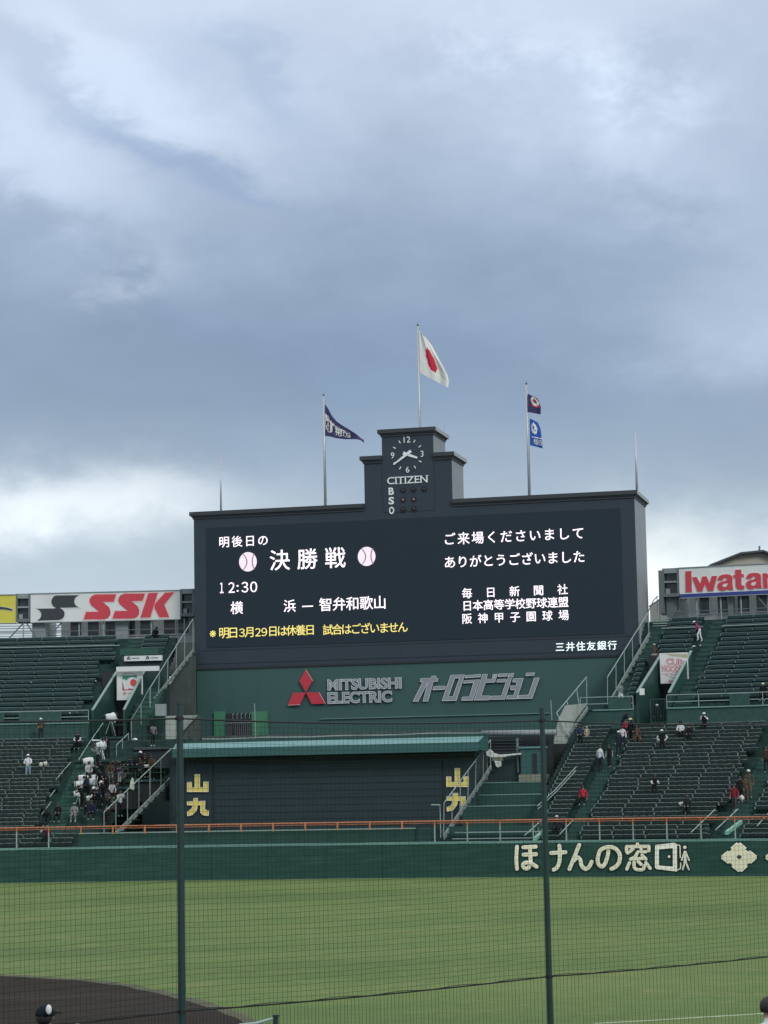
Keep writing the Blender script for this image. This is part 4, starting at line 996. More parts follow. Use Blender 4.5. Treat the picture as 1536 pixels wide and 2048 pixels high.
gt = thing('gate', 'small barred green gate across the right entrance passage', 'gate', A(10.6,22.3,9.2))
q = MB()
for z in (9.55,11.15): q.tube([A(10.15,22.3,z),A(11.1,22.3,z)], .035, 5)
for s in (10.15,11.1): q.tube([A(s,22.3,9.1),A(s,22.3,11.15)], .04, 5)
mk('gate_frame', q, M_grn, gt)
for k in range(9): q = MB(); q.tube([A(10.25+.095*k,22.3,9.55),A(10.25+.095*k,22.3,11.15)], .014, 4); mk('bar', q, M_aisle, gt)
def banner(lab, x0, x1, yt, yb, v, s_yaw):
    p0, p1 = PA(x0, yb, v), PA(x1, yb-(x1-x0)*.03, v); zt_ = PA(x0, yt, v).z
    t = thing('banner', lab, 'banner', (p0+p1)/2); ax = (p1-p0); ax.z = 0; w = ax.length; ax.normalize(); out = Vector((-ax.y, ax.x, 0)); out = out if out.dot(TOV) > 0 else -out
    fn = lambda a, c, o=0.: p0+ax*(a*w)+Vector((0,0,(zt_-p0.z)*c))+out*o
    q = MB(); q.hexa([fn(0,0),fn(1,0),fn(1,0,.05),fn(0,0,.05),fn(0,1),fn(1,1),fn(1,1,.05),fn(0,1,.05)]); mk('sheet', q, M_white, t)
    return t, fn
def bpoly(t, fn, pts, m, o=.056, nm='print'):
    q = MB(); q.add([fn(a, c, o) for a, c in pts], [tuple(x) for x in geometry.tessellate_polygon([[Vector((a,c,0)) for a,c in pts]])]); return mk(nm, q, m, t)
def btext(t, fn, body, a0, a1, c0, c1, m, o=.06, w=.03, arch=None):
    vs, fs = text_raw(body, w); r = fit(vs, a0, a1, c0, c1); q = MB()
    q.add([fn(a, c+(arch(a) if arch else 0), o) for a, c in r], fs); return mk('print', q, m, t)
M_green_p = mat('print_green', (.045,.26,.17), .6); M_redd = mat('print_dark_red', (.42,.03,.07), .6); M_redo = mat('print_red', (.62,.07,.07), .6); M_tan = mat('print_tan', (.50,.46,.30), .6); M_pinkp = mat('print_pink', (.80,.52,.54), .6)
t, fn = banner('white banner with green, white and red circle logo hung in the left entrance', 234,286,1342,1400.5, 26.5, 0)
K = lambda x, y: ((x-190)/650., 1-(y-545)/745.)
bpoly(t, fn, [K(330,668),(K(692,668)),K(692,790),K(610,740),K(500,740),K(425,800),K(400,765),K(330,765)], M_green_p)
bpoly(t, fn, [K(330,790),K(378,1020),K(500,1020),K(470,985),K(520,1005),K(620,1025),K(560,1040),K(328,1050)], M_redd)
bpoly(t, fn, [K(575+150*math.cos(a), 860+150*math.sin(a)) for a in np.linspace(0,2*math.pi,25)[:-1]], M_white, .062)
bpoly(t, fn, [K(608+86*math.cos(a), 855+92*math.sin(a)) for a in np.linspace(0,2*math.pi,25)[:-1]], M_redo, .068)
btext(t, fn, 'オークワ', *[K(330,0)[0], K(790,0)[0]], K(0,1165)[1], K(0,1080)[1], M_redd)
arcp = [K(500+290*math.cos(a), 860+265*math.sin(a)) for a in np.linspace(math.radians(215),math.radians(325),13)]+[K(500+280*math.cos(a), 860+252*math.sin(a)) for a in np.linspace(math.radians(325),math.radians(215),13)]
bpoly(t, fn, arcp, mat('print_grey', (.33,.32,.34), .6))
t, fn = banner('white banner with curly red lettering and tan bands hung in the right entrance', 1321.5,1378,1306.5,1367.5, 26.5, 0)
K = lambda x, y: ((x-365)/920., 1-(y-275)/1040.)
def band_(x0, x1, f0, f1, m, o=.056):
    xs = np.linspace(x0, x1, 14); bpoly(t, fn, [K(x, f0(x)) for x in xs]+[K(x, f1(x)) for x in xs[::-1]], m, o)
band_(560,1280, lambda x: 300+(x-560)*.05, lambda x: 320+(x-560)*.26-((x-560)**2)*.00006, M_tan)
for k in range(11):
    x = 690+k*48; bpoly(t, fn, [K(x,300+k*6),K(x+20,302+k*6),K(x+18,395+k*4),K(x-2,392+k*4)], M_beige, .062)
band_(420,900, lambda x: 950+(x-420)*.62-(x-420)**2*.00055, lambda x: 975+(x-420)*.64-(x-420)**2*.00055, M_tan)
ar = lambda a: -.10*(a-.25)
btext(t, fn, 'CUP', K(560,0)[0], K(1130,0)[0], K(0,690)[1], K(0,440)[1], M_redd, .060, .05, ar)
btext(t, fn, 'CUP', K(568,0)[0], K(1122,0)[0], K(0,682)[1], K(0,448)[1], M_pinkp, .066, .004, ar)
btext(t, fn, 'NOODLE', K(420,0)[0], K(1180,0)[0], K(0,930)[1], K(0,690)[1], M_redd, .060, .05, ar)
btext(t, fn, 'NOODLE', K(428,0)[0], K(1172,0)[0], K(0,922)[1], K(0,698)[1], M_pinkp, .066, .004, ar)
btext(t, fn, 'カップヌードル', K(530,0)[0], K(960,0)[0], K(0,1040)[1], K(0,950)[1], M_redd, .060, .02, ar)
bpoly(t, fn, [K(705+75*math.cos(a), 1245+38*math.sin(a)) for a in np.linspace(0,2*math.pi,17)[:-1]], M_redd)
bpoly(t, fn, [K(705+50*math.cos(a), 1240+18*math.sin(a)) for a in np.linspace(0,2*math.pi,17)[:-1]], M_pinkp, .062)
# small white beam sign with black triangles above the left entrance
bs2 = thing('beam_sign', 'white strip sign with two black triangle marks above the left entrance', 'sign', PA(286,1322,28.6))
p0, p1 = PA(248.5,1322.5,28.6), PA(324,1320,28.6); zt_ = PA(248.5,1312,28.6).z; ax = (p1-p0); ax.z = 0; w = ax.length; ax.normalize(); out = Vector((ax.y,-ax.x,0))
fn = lambda a, c, o=0.: p0+ax*(a*w)+Vector((0,0,(zt_-p0.z)*c))+out*o
q = MB(); q.hexa([fn(0,0,-.3),fn(1,0,-.3),fn(1,0,.05),fn(0,0,.05),fn(0,1,-.3),fn(1,1,-.3),fn(1,1,.05),fn(0,1,.05)]); mk('strip', q, M_white, bs2)
for k in (0,1):
    c0 = .12+.5*k; bpoly(bs2, fn, [(c0-.055,.25),(c0-.03,.25),(c0-.0,.62),(c0+.03,.25),(c0+.055,.25),(c0+.02,.88),(c0-.02,.88)], M_blk)
    bpoly(bs2, fn, [(c0-.022,.25),(c0+.022,.25),(c0,.5)], M_blk); [bpoly(bs2, fn, [(c0+.08+.035*j,.40),(c0+.105+.035*j,.40),(c0+.105+.035*j,.62),(c0+.08+.035*j,.62)], M_blk) for j in range(6)]
b = MB(); p = PA(286,1311,28.4); b.arc(-23.9,-21.5,28.5,30.2,PA(248,1311,28.6).z+.01,PA(248,1300,28.6).z+.1); tag(mk('beam_box', b, M_stair), 'green box above the white strip sign', 'box')
b = MB(); a0, a1 = PA(232.5,1338,25.9), PA(317.5,1336,25.9); up = Vector((0,0,.20)); b.hexa([a0-up,a1-up,a1-up-TOV*.2,a0-up-TOV*.2,a0+up*.8,a1+up*.8,a1+up*.8-TOV*.2,a0+up*.8-TOV*.2]); tag(mk('crossbeam', b, M_white), 'plain white horizontal beam over the left entrance banner', 'beam')
b = MB(); b.arc(-24.0,-20.9,28.9,29.2,11,15.25); tag(mk('entrance_wall', b, M_dark), 'dark wall between the strip sign and the white beam', 'wall')
b = MB(); a0 = PA(1284,1390,22.4); b.box(a0.x-.17,a0.x+.17,a0.y-.1,a0.y+.05,a0.z,a0.z+.45); tag(mk('notice_board', b, M_white), 'small white notice box on the right entrance wall', 'notice')

# ================================================================ TOP OF THE STANDS: signboards, frames, windowed corridor
TOPV = 35.5
def board(lab, x0, x1, yt, yb, m, v=TOPV, name='signboard'):
    s0, z0 = cyl(x0, yb, v); s1, _ = cyl(x1, yb, v); z1 = cyl(x0, yt, v)[1]
    t = thing(name, lab, 'signboard', A((s0+s1)/2, v, z0))
    # straight board between the two ends
    p0, p1 = A(s0,v,z0), A(s1,v,z0); ax = p1-p0; w = ax.length; ax.normalize(); out = Vector((ax.y,-ax.x,0)); h = z1-z0
    q = MB(); q.hexa([p0-out*.25, p1-out*.25, p1, p0, p0-out*.25+Vector((0,0,h)), p1-out*.25+Vector((0,0,h)), p1+Vector((0,0,h)), p0+Vector((0,0,h))]); mk('board_face', q, m, t)
    def pf(x, y, o=.02):     # pixel on the board face -> 3D
        d = ray(x, y); n_ = np.array(out); k = ((np.array(p0)-CAM)@n_)/(d@n_); return Vector(CAM+k*d)+out*o
    fr_ = MB(); top = Vector((0,0,h))
    fr_.tube([p0+top+out*.03, p1+top+out*.03], .05, 4); fr_.tube([p0+out*.03, p1+out*.03], .04, 4); mk('frame', fr_, M_boxl, t)
    return t, pf, p0, p1, z0, z1, out
def ppoly(t, pf, pts, m, o=.02, nm='print', Z=None):
    pts = [Z(*p) for p in pts] if Z else pts; P3 = [pf(x, y, o) for x, y in pts]
    q = MB(); q.add(P3, [tuple(x) for x in geometry.tessellate_polygon([P3])]); return mk(nm, q, m, t)
# left: black S mark and red SSK
t, pf, *_r = board('white signboard with a black S mark and red slanted capitals above the left stand', 61, 360.5, 1187.5, 1245.5, M_signw)
SZ = lambda x, y: (x/3.84, 1140+y/3.84)
def arcpts(cx, cy, rx, ry, a0, a1, n=9): return [(cx+rx*math.cos(math.radians(a)), cy+ry*math.sin(math.radians(a))) for a in np.linspace(a0, a1, n)]
def S_mark(m, o, g=0):
    up = arcpts(437,243,42+g,48+g,270,90,12)+[(612+g*2,287+g)]+arcpts(617,241,46-g,46,115,245,9)+[(606+g*2,193-g)]
    lo = [(280-g*2,297-g)]+[(420,295-g)]+[(440,286)]+[(462,291-g)]+arcpts(447,338,50+g,47+g,285,450,12)+[(285-g*2,390+g)]+arcpts(268,343,50-g,46,60,-60,9)
    ppoly(t, pf, up, m, o, Z=SZ); ppoly(t, pf, lo, m, o+.004, Z=SZ)
S_mark(M_white, .02, 9); S_mark(M_blk, .032, 0)
def Sred(dx, dy, m, o, g=0):
    pts = [(893+g*1.3,186-g),(875+g,243+g),(790,245+g),(840,288),(850,318),(846,348),(828,370),(800,379+g),(642-g*1.5,380+g),(662-g,322-g),(760-g,320-g),(700-g,270),(688-g,245),(690-g,222),(705-g,200),(735,188-g)]
    ppoly(t, pf, [(x+dx,y+dy) for x,y in pts], m, o, Z=SZ)
Kp = lambda g: [[(1140-g,178-g),(1213+g,174-g),(1155+g,364+g),(1078-g,368+g)], [(1268-g,174-g),(1340+g*1.5,170-g),(1262+g,268),(1300+g,362+g),(1225-g,364+g),(1186-g,290),(1188-g,262)]]
for g, m_, o in ((7, M_pink, .02), (0, M_red, .032)):
    Sred(0,0,m_,o,g); Sred(221,-6,m_,o+.003,g)
    for k, pl in enumerate(Kp(g)): ppoly(t, pf, pl, m_, o+.006+.003*k, Z=SZ)
# left edge yellow board
t, pf, *_r = board('yellow signboard with a black brush stroke at the far left edge', -60, 31.5, 1191, 1248, M_yel)
YZ = lambda x, y: (x/11.82, 1170+y/11.82)
ppoly(t, pf, [(-500,480),(0,505),(150,520),(310,560),(310,625),(150,600),(0,585),(-500,570)], M_white, .02, Z=YZ)
ppoly(t, pf, [(-500,490),(0,512),(150,530),(300,572),(295,612),(150,588),(0,575),(-500,560)], M_blk, .03, Z=YZ)
# right: red lowercase word on white, blue foot
t, pf, p0, p1, z0, z1, out = board('white signboard with large red letters and a blue bottom edge above the right stand', 1359.5, 1640, 1136, 1196.5, M_signw)
q = MB(); top = Vector((0,0,.30)); q.hexa([p0-out*.26,p1-out*.26,p1+out*.02,p0+out*.02,p0-out*.26+top,p1-out*.26+top,p1+out*.02+top,p0+out*.02+top]); mk('blue_foot', q, M_blue, t)
ax = (p1-p0).normalized()
IWP = lambda x, y: (1380+x/9.846, 1100+y/9.846)
LA = [(552,598),(560,550),(590,510),(640,488),(720,480),(790,488),(828,515),(838,560),(840,700),(855,780),(775,785),(735,768),(690,795),(630,803),(575,785),(545,740),(545,690),(570,650),(620,628),(690,612),(728,590),(735,570),(720,548),(690,545),(665,560),(645,595)]
LH = [(745,655),(740,690),(715,725),(675,735),(648,715),(645,690),(670,672),(710,662)]
LETTERS = [[(-84,421),(30,415),(40,823),(-77,829)],
  [(50,540),(135,532),(207,670),(250,525),(330,520),(388,660),(435,517),(538,510),(462,800),(360,805),(300,665),(245,812),(155,818)], LA,
  [(895,392),(1010,386),(1012,478),(1062,476),(1062,528),(1012,532),(1015,680),(1030,700),(1072,700),(1070,770),(1010,778),(945,770),(915,735),(905,690),(900,545),(862,547),(860,492),(897,490)],
  [(x+562,y-30) for x, y in LA],
  [(1435,462),(1515,458),(1517,490),(1560,458),(1640,450),(1700,480),(1712,735),(1620,740),(1612,560),(1580,525),(1545,530),(1525,570),(1535,746),(1450,752)],
  [(1760,445),(1845,440),(1860,728),(1775,732)], [(1755,370),(1840,365),(1842,415),(1757,420)]]
for k, pl in enumerate(LETTERS):
    P3 = [pf(*IWP(*p), .02) for p in pl]; q = MB()
    for i in range(len(P3)): q.tube([P3[i], P3[(i+1) % len(P3)]], .045, 4)
    mk('letter_rim', q, M_pink, t); ppoly(t, pf, pl, M_red, .075, nm='letter', Z=IWP)
    if k in (2, 4): ppoly(t, pf, [(x+562*(k == 4), y-30*(k == 4)) for x, y in LH], M_signw, .082, nm='letter_hole', Z=IWP)
# steel speaker boxes between boards
def spk(x0, x1, yt, yb, lab):
    s0, z0 = cyl(x0, yb, TOPV); s1 = cyl(x1, yb, TOPV)[0]; z1 = cyl(x0, yt, TOPV)[1]; t = thing('floodlight_box', lab, 'steel frame', A((s0+s1)/2, TOPV, z0)); h = z1-z0
    for a, c, d, e in ((s0,s1,z0,z0+.25),(s0,s1,z0+h*.49,z0+h*.55),(s0,s1,z1-.38,z1)): q = MB(); q.arc(a,c,TOPV,TOPV+1.4,d,e,step=9); mk('crossbar', q, M_boxl if d > z0 else M_boxg, t)
    for a in (s0, s1-.10): q = MB(); q.arc(a,a+.10,TOPV-.02,TOPV+1.4,z0,z1-.003,step=9); mk('upright', q, M_boxg, t)
    q = MB(); q.arc(s0+.05,s1-.05,TOPV+.5,TOPV+.55,z0+.1,z1-.1,step=9); mk('dark_panel', q, M_glass, t)
    q = MB(); q.arc(s0+.16,s0+.40,TOPV+.1,TOPV+.4,z0+.25,z0+.62,step=9); mk('small_box', q, M_boxl, t)
spk(32,60,1187.5,1244,'grey open steel box between the yellow and the white signboards')
spk(361,388,1178,1233,'grey open steel box touching the left side of the scoreboard')
spk(1326,1358.5,1137,1194,'grey open steel box left of the red lettered signboard')
b = MB(); s0, z0 = cyl(1322,1215,TOPV); b.arc(8.75,9.0,TOPV-.1,TOPV+1.5,18,21.3); tag(mk('steel_column', b, M_boxg), 'dark steel column at the left end of the right signboards', 'column')
# windowed corridor behind, louvres, struts, cabinets
def corridor(s0, s1, lab, wins, louv, cabs, struts, z0=17.6, z1=20.4):
    t = thing('corridor', lab, 'building', A((s0+s1)/2, 37.2, z0)); V = 37.2
    cur = s0
    for a, c in sorted(louv)+[(s1, s1)]:
        if a-cur > .05: q = MB(); q.arc(cur, a, V+.05, V+3, z0-3, z1, step=3); mk('corridor_wall', q, M_frame, t)
        cur = c
    for a, c in louv:
        for k in range(14):
            z = z0-.3+k*.20; q = MB(); q.arc(a, c, V-.10, V-.03, z, z+.05, step=3); mk('louvre_slat', q, M_louv, t)
    for a, c in wins:
        q = MB(); q.arc(a, c, V-.03, V+.04, z0+.25, z1-.6, step=3); o = mk('window', q, M_glass, t)
        q = MB(); q.arc(a-.06, a, V-.07, V, z0+.2, z1-.55, step=3); q.arc(c, c+.06, V-.07, V, z0+.2, z1-.55, step=3); q.arc(a-.06, c+.06, V-.12, V, z0+.14, z0+.22, step=3); mk('window_frame', q, M_frame, o)
    for a, c, ma in cabs:
        q = MB(); q.arc(a, c, 36.0, 36.7, z0-.5, z1-.2, step=9); mk('cabinet', q, M_boxg if ma else M_boxl, t)
    for a, c, za, zb2 in struts:
        q = MB(); q.tube([A(a,35.7,za), A(c,35.7,zb2)], .055, 5); mk('strut', q, M_boxg if a != c else M_rail, t)
corridor(-38,-20.3,'grey corridor with small windows and white louvres under the left signboards',
    [(-27.2,-26.5),(-26.1,-25.4),(-24.95,-24.2),(-23.9,-23.2),(-22.4,-21.7),(-21.5,-20.8),(-28.3,-27.6)], [(-33.5,-30.2),(-29.6,-28.9)], [(-30.55,-29.7,0),(-25.3,-24.9,0),(-25.25,-24.5,0)],
    [(-32.0,-31.1,17.6,18.8),(-31.05,-31.05,17.5,18.9),(-30.9,-30.3,18.9,17.8),(-27.55,-27.55,17.5,18.9),(-26.0,-26.0,17.5,18.9),(-23.0,-23.0,17.4,18.9),(-20.9,-20.9,17.4,18.9),(-29.1,-28.6,18.2,18.9)])
corridor(9.2,34,'grey corridor with windows and diagonal struts under the right signboard',
    [(10.9,11.5),(12.0,12.6),(13.2,13.9),(14.3,15.0),(16.1,16.9),(17.2,18)], [(9.9,10.3)], [(15.1,15.9,0),(9.1,9.7,1),(12.8,13.1,1)],
    [(9.6,10.3,17.7,19.1),(12.4,12.4,17.3,19.3),(13.6,13.6,17.2,19.3),(14.5,15.1,19.2,18.2),(10.95,10.95,17.5,19.2),(16.0,16.8,17.9,19.2)], z0=17.8, z1=20.5)
# crossbar behind top seats
b = MB(); b.tube([A(s,35.3,zu(34.4)+1.1) for s in np.linspace(-38,-20.6,9)], .03, 5); tag(mk('back_rail', b, M_boxg), 'grey rail behind the top row of the left stand', 'rail')
b = MB(); b.tube([A(s,35.3,zu(34.4)+1.1) for s in np.linspace(9,34,9)], .03, 5); tag(mk('back_rail', b, M_boxg), 'grey rail behind the top row of the right stand', 'rail')
# sky-lit steps with railing at the very top right of the scoreboard
b = MB()
for k in range(4): b.arc(8.45,9.35,34.3+.3*k,34.6+.3*k,17.0+.2*k,17.08+.2*k)
tag(mk('top_steps', b, M_rail), 'open pale steps at the top of the stairs right of the scoreboard', 'steps')
railing('curved dark handrail against the sky right of the scoreboard', [(1297,1222),(1307,1201),(1314,1193),(1319,1193),(1319,1215)], 33.5, [0,.5,.99], M_boxg, .035, drop=1.2)
# distant beige building beyond the right signboard
fb = thing('distant_hall', 'beige gabled hall roof rising behind the right signboard', 'building', PY(1480,1200,260))
q = MB(); pts = [PY(*IWP(x, y), 260) for x, y in [(380,330),(975,95),(1420,50),(1750,180),(2400,500)]]
low = [Vector((pts[-1].x, 260, 8)), Vector((pts[0].x, 260, 8))]; q.prism(pts+low, (0,60,0)); mk('gable_wall', q, M_beige, fb)
q = MB()
for a, c in zip(pts[:-1], pts[1:]):
    o = Vector((0,0,.22)); q.hexa([a+Vector((0,-1,0)),c+Vector((0,-1,0)),c+Vector((0,61,0)),a+Vector((0,61,0)),a+o+Vector((0,-1,0)),c+o+Vector((0,-1,0)),c+o+Vector((0,61,0)),a+o+Vector((0,61,0))])
mk('roof', q, M_roofd, fb)
q = MB(); q.tube([PY(1519,1104,262), PY(1519,1092,262)], .12, 5); mk('roof_mast', q, M_boxg, fb)

# ================================================================ LETTERING ON THE FENCE (round strokes measured on the photograph)
fs_ = thing('fence_lettering', 'cream rounded japanese lettering with an open door and walking figure on the right fence', 'sign', PA(1200,1743,0))
FZ = lambda x, y: (1010+x/4.955, 1670+y/4.955)
def fstroke(par, poly, r, Zf, nm='letter', m=(M_black, M_creamw, M_cream)):
    P3 = [PA(*Zf(*p), -.03) for p in poly]; s = cyl(*Zf(*poly[0]), -.03)[0]; a = ayaw(s)
    rt = Vector((math.cos(a), math.sin(a), 0)); tw = Vector((rt.y, -rt.x, 0))
    for k, (dr, th) in enumerate(((.055,.020),(.0,.045),(-.035,.052))):
        q = MB(); stroke(q, P3, r+dr, (rt, UPV, tw*th)); o = mk(nm if k == 1 else ('outline_rim' if k == 0 else 'letter_face'), q, m[k], par) if k else mk('letter_rim', q, m[k], par)
def curve(pts, n=5):      # Catmull-Rom through pixel points
    out = []; P = [pts[0]]+list(pts)+[pts[-1]]
    for i in range(1, len(P)-2):
        for k in range(n):
            t = k/n; out.append(tuple(.5*((2*P[i][j])+(-P[i-1][j]+P[i+1][j])*t+(2*P[i-1][j]-5*P[i][j]+4*P[i+1][j]-P[i+2][j])*t*t+(-P[i-1][j]+3*P[i][j]-3*P[i+1][j]+P[i+2][j])*t**3) for j in (0,1)))
    return out+[pts[-1]]
Rr = 19/4.955*abs(cyl(1201,1710,0)[0]-cyl(1200,1710,0)[0])
for g_ in ([curve([(120,115),(113,230),(120,335)])], [[(183,122),(308,115)]], [[(185,195),(310,190)]], [curve([(247,125),(252,190),(255,270),(235,325),(200,330),(180,302),(200,275),(240,275),(280,290),(318,315)],4)],
           [[(458,178),(600,170)]], [curve([(540,105),(545,180),(540,270),(515,325),(485,343)])],
           [curve([(737,98),(700,190),(640,337)],3)], [curve([(675,262),(720,222),(750,250),(760,300),(800,337),(840,310),(862,265)])],
           [curve([(1028,125),(1020,200),(995,280),(965,312),(930,290),(922,230),(950,150),(1020,120),(1090,130),(1140,190),(1135,270),(1100,315),(1060,335)],4)],
           [[(1205,115),(1428,112)]], [[(1314,88),(1314,115)]], [[(1205,115),(1205,160)]], [[(1428,112),(1428,155)]], [[(1270,140),(1215,178)]], [[(1350,140),(1352,165),(1400,165)]],
           [curve([(1320,165),(1290,215),(1245,240)])], [[(1245,240),(1390,230)]], [[(1360,200),(1400,240)]], [[(1235,275),(1208,338)]], [curve([(1280,270),(1283,320),(1310,342),(1370,340),(1382,305)])], [[(1322,265),(1350,290)]], [[(1398,275),(1440,330)]]):
    fstroke(fs_, g_[0], Rr*(.98 if g_[0][0][0] < 1180 else .80), FZ)
DZ = lambda x, y: (1286+x/6.144, 1660+y/6.144)
pf2 = lambda pts: [PA(*DZ(*p), -.03) for p in pts]
def fpoly(par, pts, m, th, nm='print'):
    P3 = pf2(pts); q = MB(); q.prism(P3, TOV*th); return mk(nm, q, m, par)
for m_, g_, th in ((M_black, 9, .035), (M_creamw, 0, .06)):
    O = [(150-g_,185-g_),(385+g_,155-g_),(418+g_,175),(420+g_,510+g_),(165-g_,480+g_),(148-g_,460)]
    I = [(197+g_,238+g_),(365-g_,222+g_),(368-g_,222+g_+8),(368-g_,450-g_),(200+g_,436-g_),(197+g_,430)]
    for i in range(6):
        j = (i+1) % 6; fpoly(fs_, [O[i],O[j],I[j],I[i]], m_, th, 'door_frame')
RD = Rr*.62
fstroke(fs_, [(322,327),(324,328)], RD*1.05, DZ, 'door_knob')
fstroke(fs_, [(420,185),(440,182),(457,198),(460,340)], RD*.42, DZ, 'door_leaf'); fstroke(fs_, [(465,405),(462,475),(430,488)], RD*.42, DZ, 'door_leaf')
fpoly(fs_, [(420,200),(442,205),(448,345),(446,468),(422,470)], M_black, .03, 'door_gap')
fig = thing('figure_symbol', 'cream walking figure symbol beside the open door on the fence', 'sign', PA(1370,1742,0))
fstroke(fig, [(515,212),(516,213)], RD*1.35, DZ, 'head')
for pl in ([(512,265),(478,370)], [(525,265),(568,370)], [(518,270),(512,380)], [(518,300),(530,380)], [(515,380),(492,485)], [(524,385),(565,485)]): fstroke(fig, pl, RD*.62, DZ, 'limb')
def emblem(dx, lab, clip=False):
    t = thing('emblem', lab, 'emblem', PA(1286+(1180+dx)/6.144, 1745, 0))
    O = [(1150,152),(1175,165),(1195,152),(1275,218),(1258,238),(1290,262),(1320,252),(1403,318),(1390,333),(1403,348),(1328,414),(1305,405),(1275,432),(1287,450),(1215,515),(1195,505),(1172,515),(1088,452),(1100,432),(1070,405),(1045,415),(958,350),(972,335),(958,320),(1035,254),(1060,262),(1090,238),(1075,218)]
    H = [(1182,302),(1220,332),(1184,362),(1146,332)]
    O = [(x+dx, y) for x, y in O]; H = [(x+dx, y) for x, y in H]
    for m_, sc, th in ((M_black,1.05,.03),(M_creamw,1.0,.05),(M_cream,.94,.06)):
        c0 = (1182+dx, 334); pts = [(c0[0]+(x-c0[0])*sc, c0[1]+(y-c0[1])*sc) for x, y in O]
        q = MB(); q.prism([PA(*DZ(*p), -.04) for p in pts], TOV*th); mk('lozenge', q, m_, t)
    q = MB(); q.prism([PA(*DZ(*p), -.04) for p in H], TOV*.066); mk('centre', q, M_blk, t)
emblem(0, 'cream four pointed flower emblem with dark centre on the right fence'); emblem(545, 'next cream emblem cut off by the right edge of the picture')

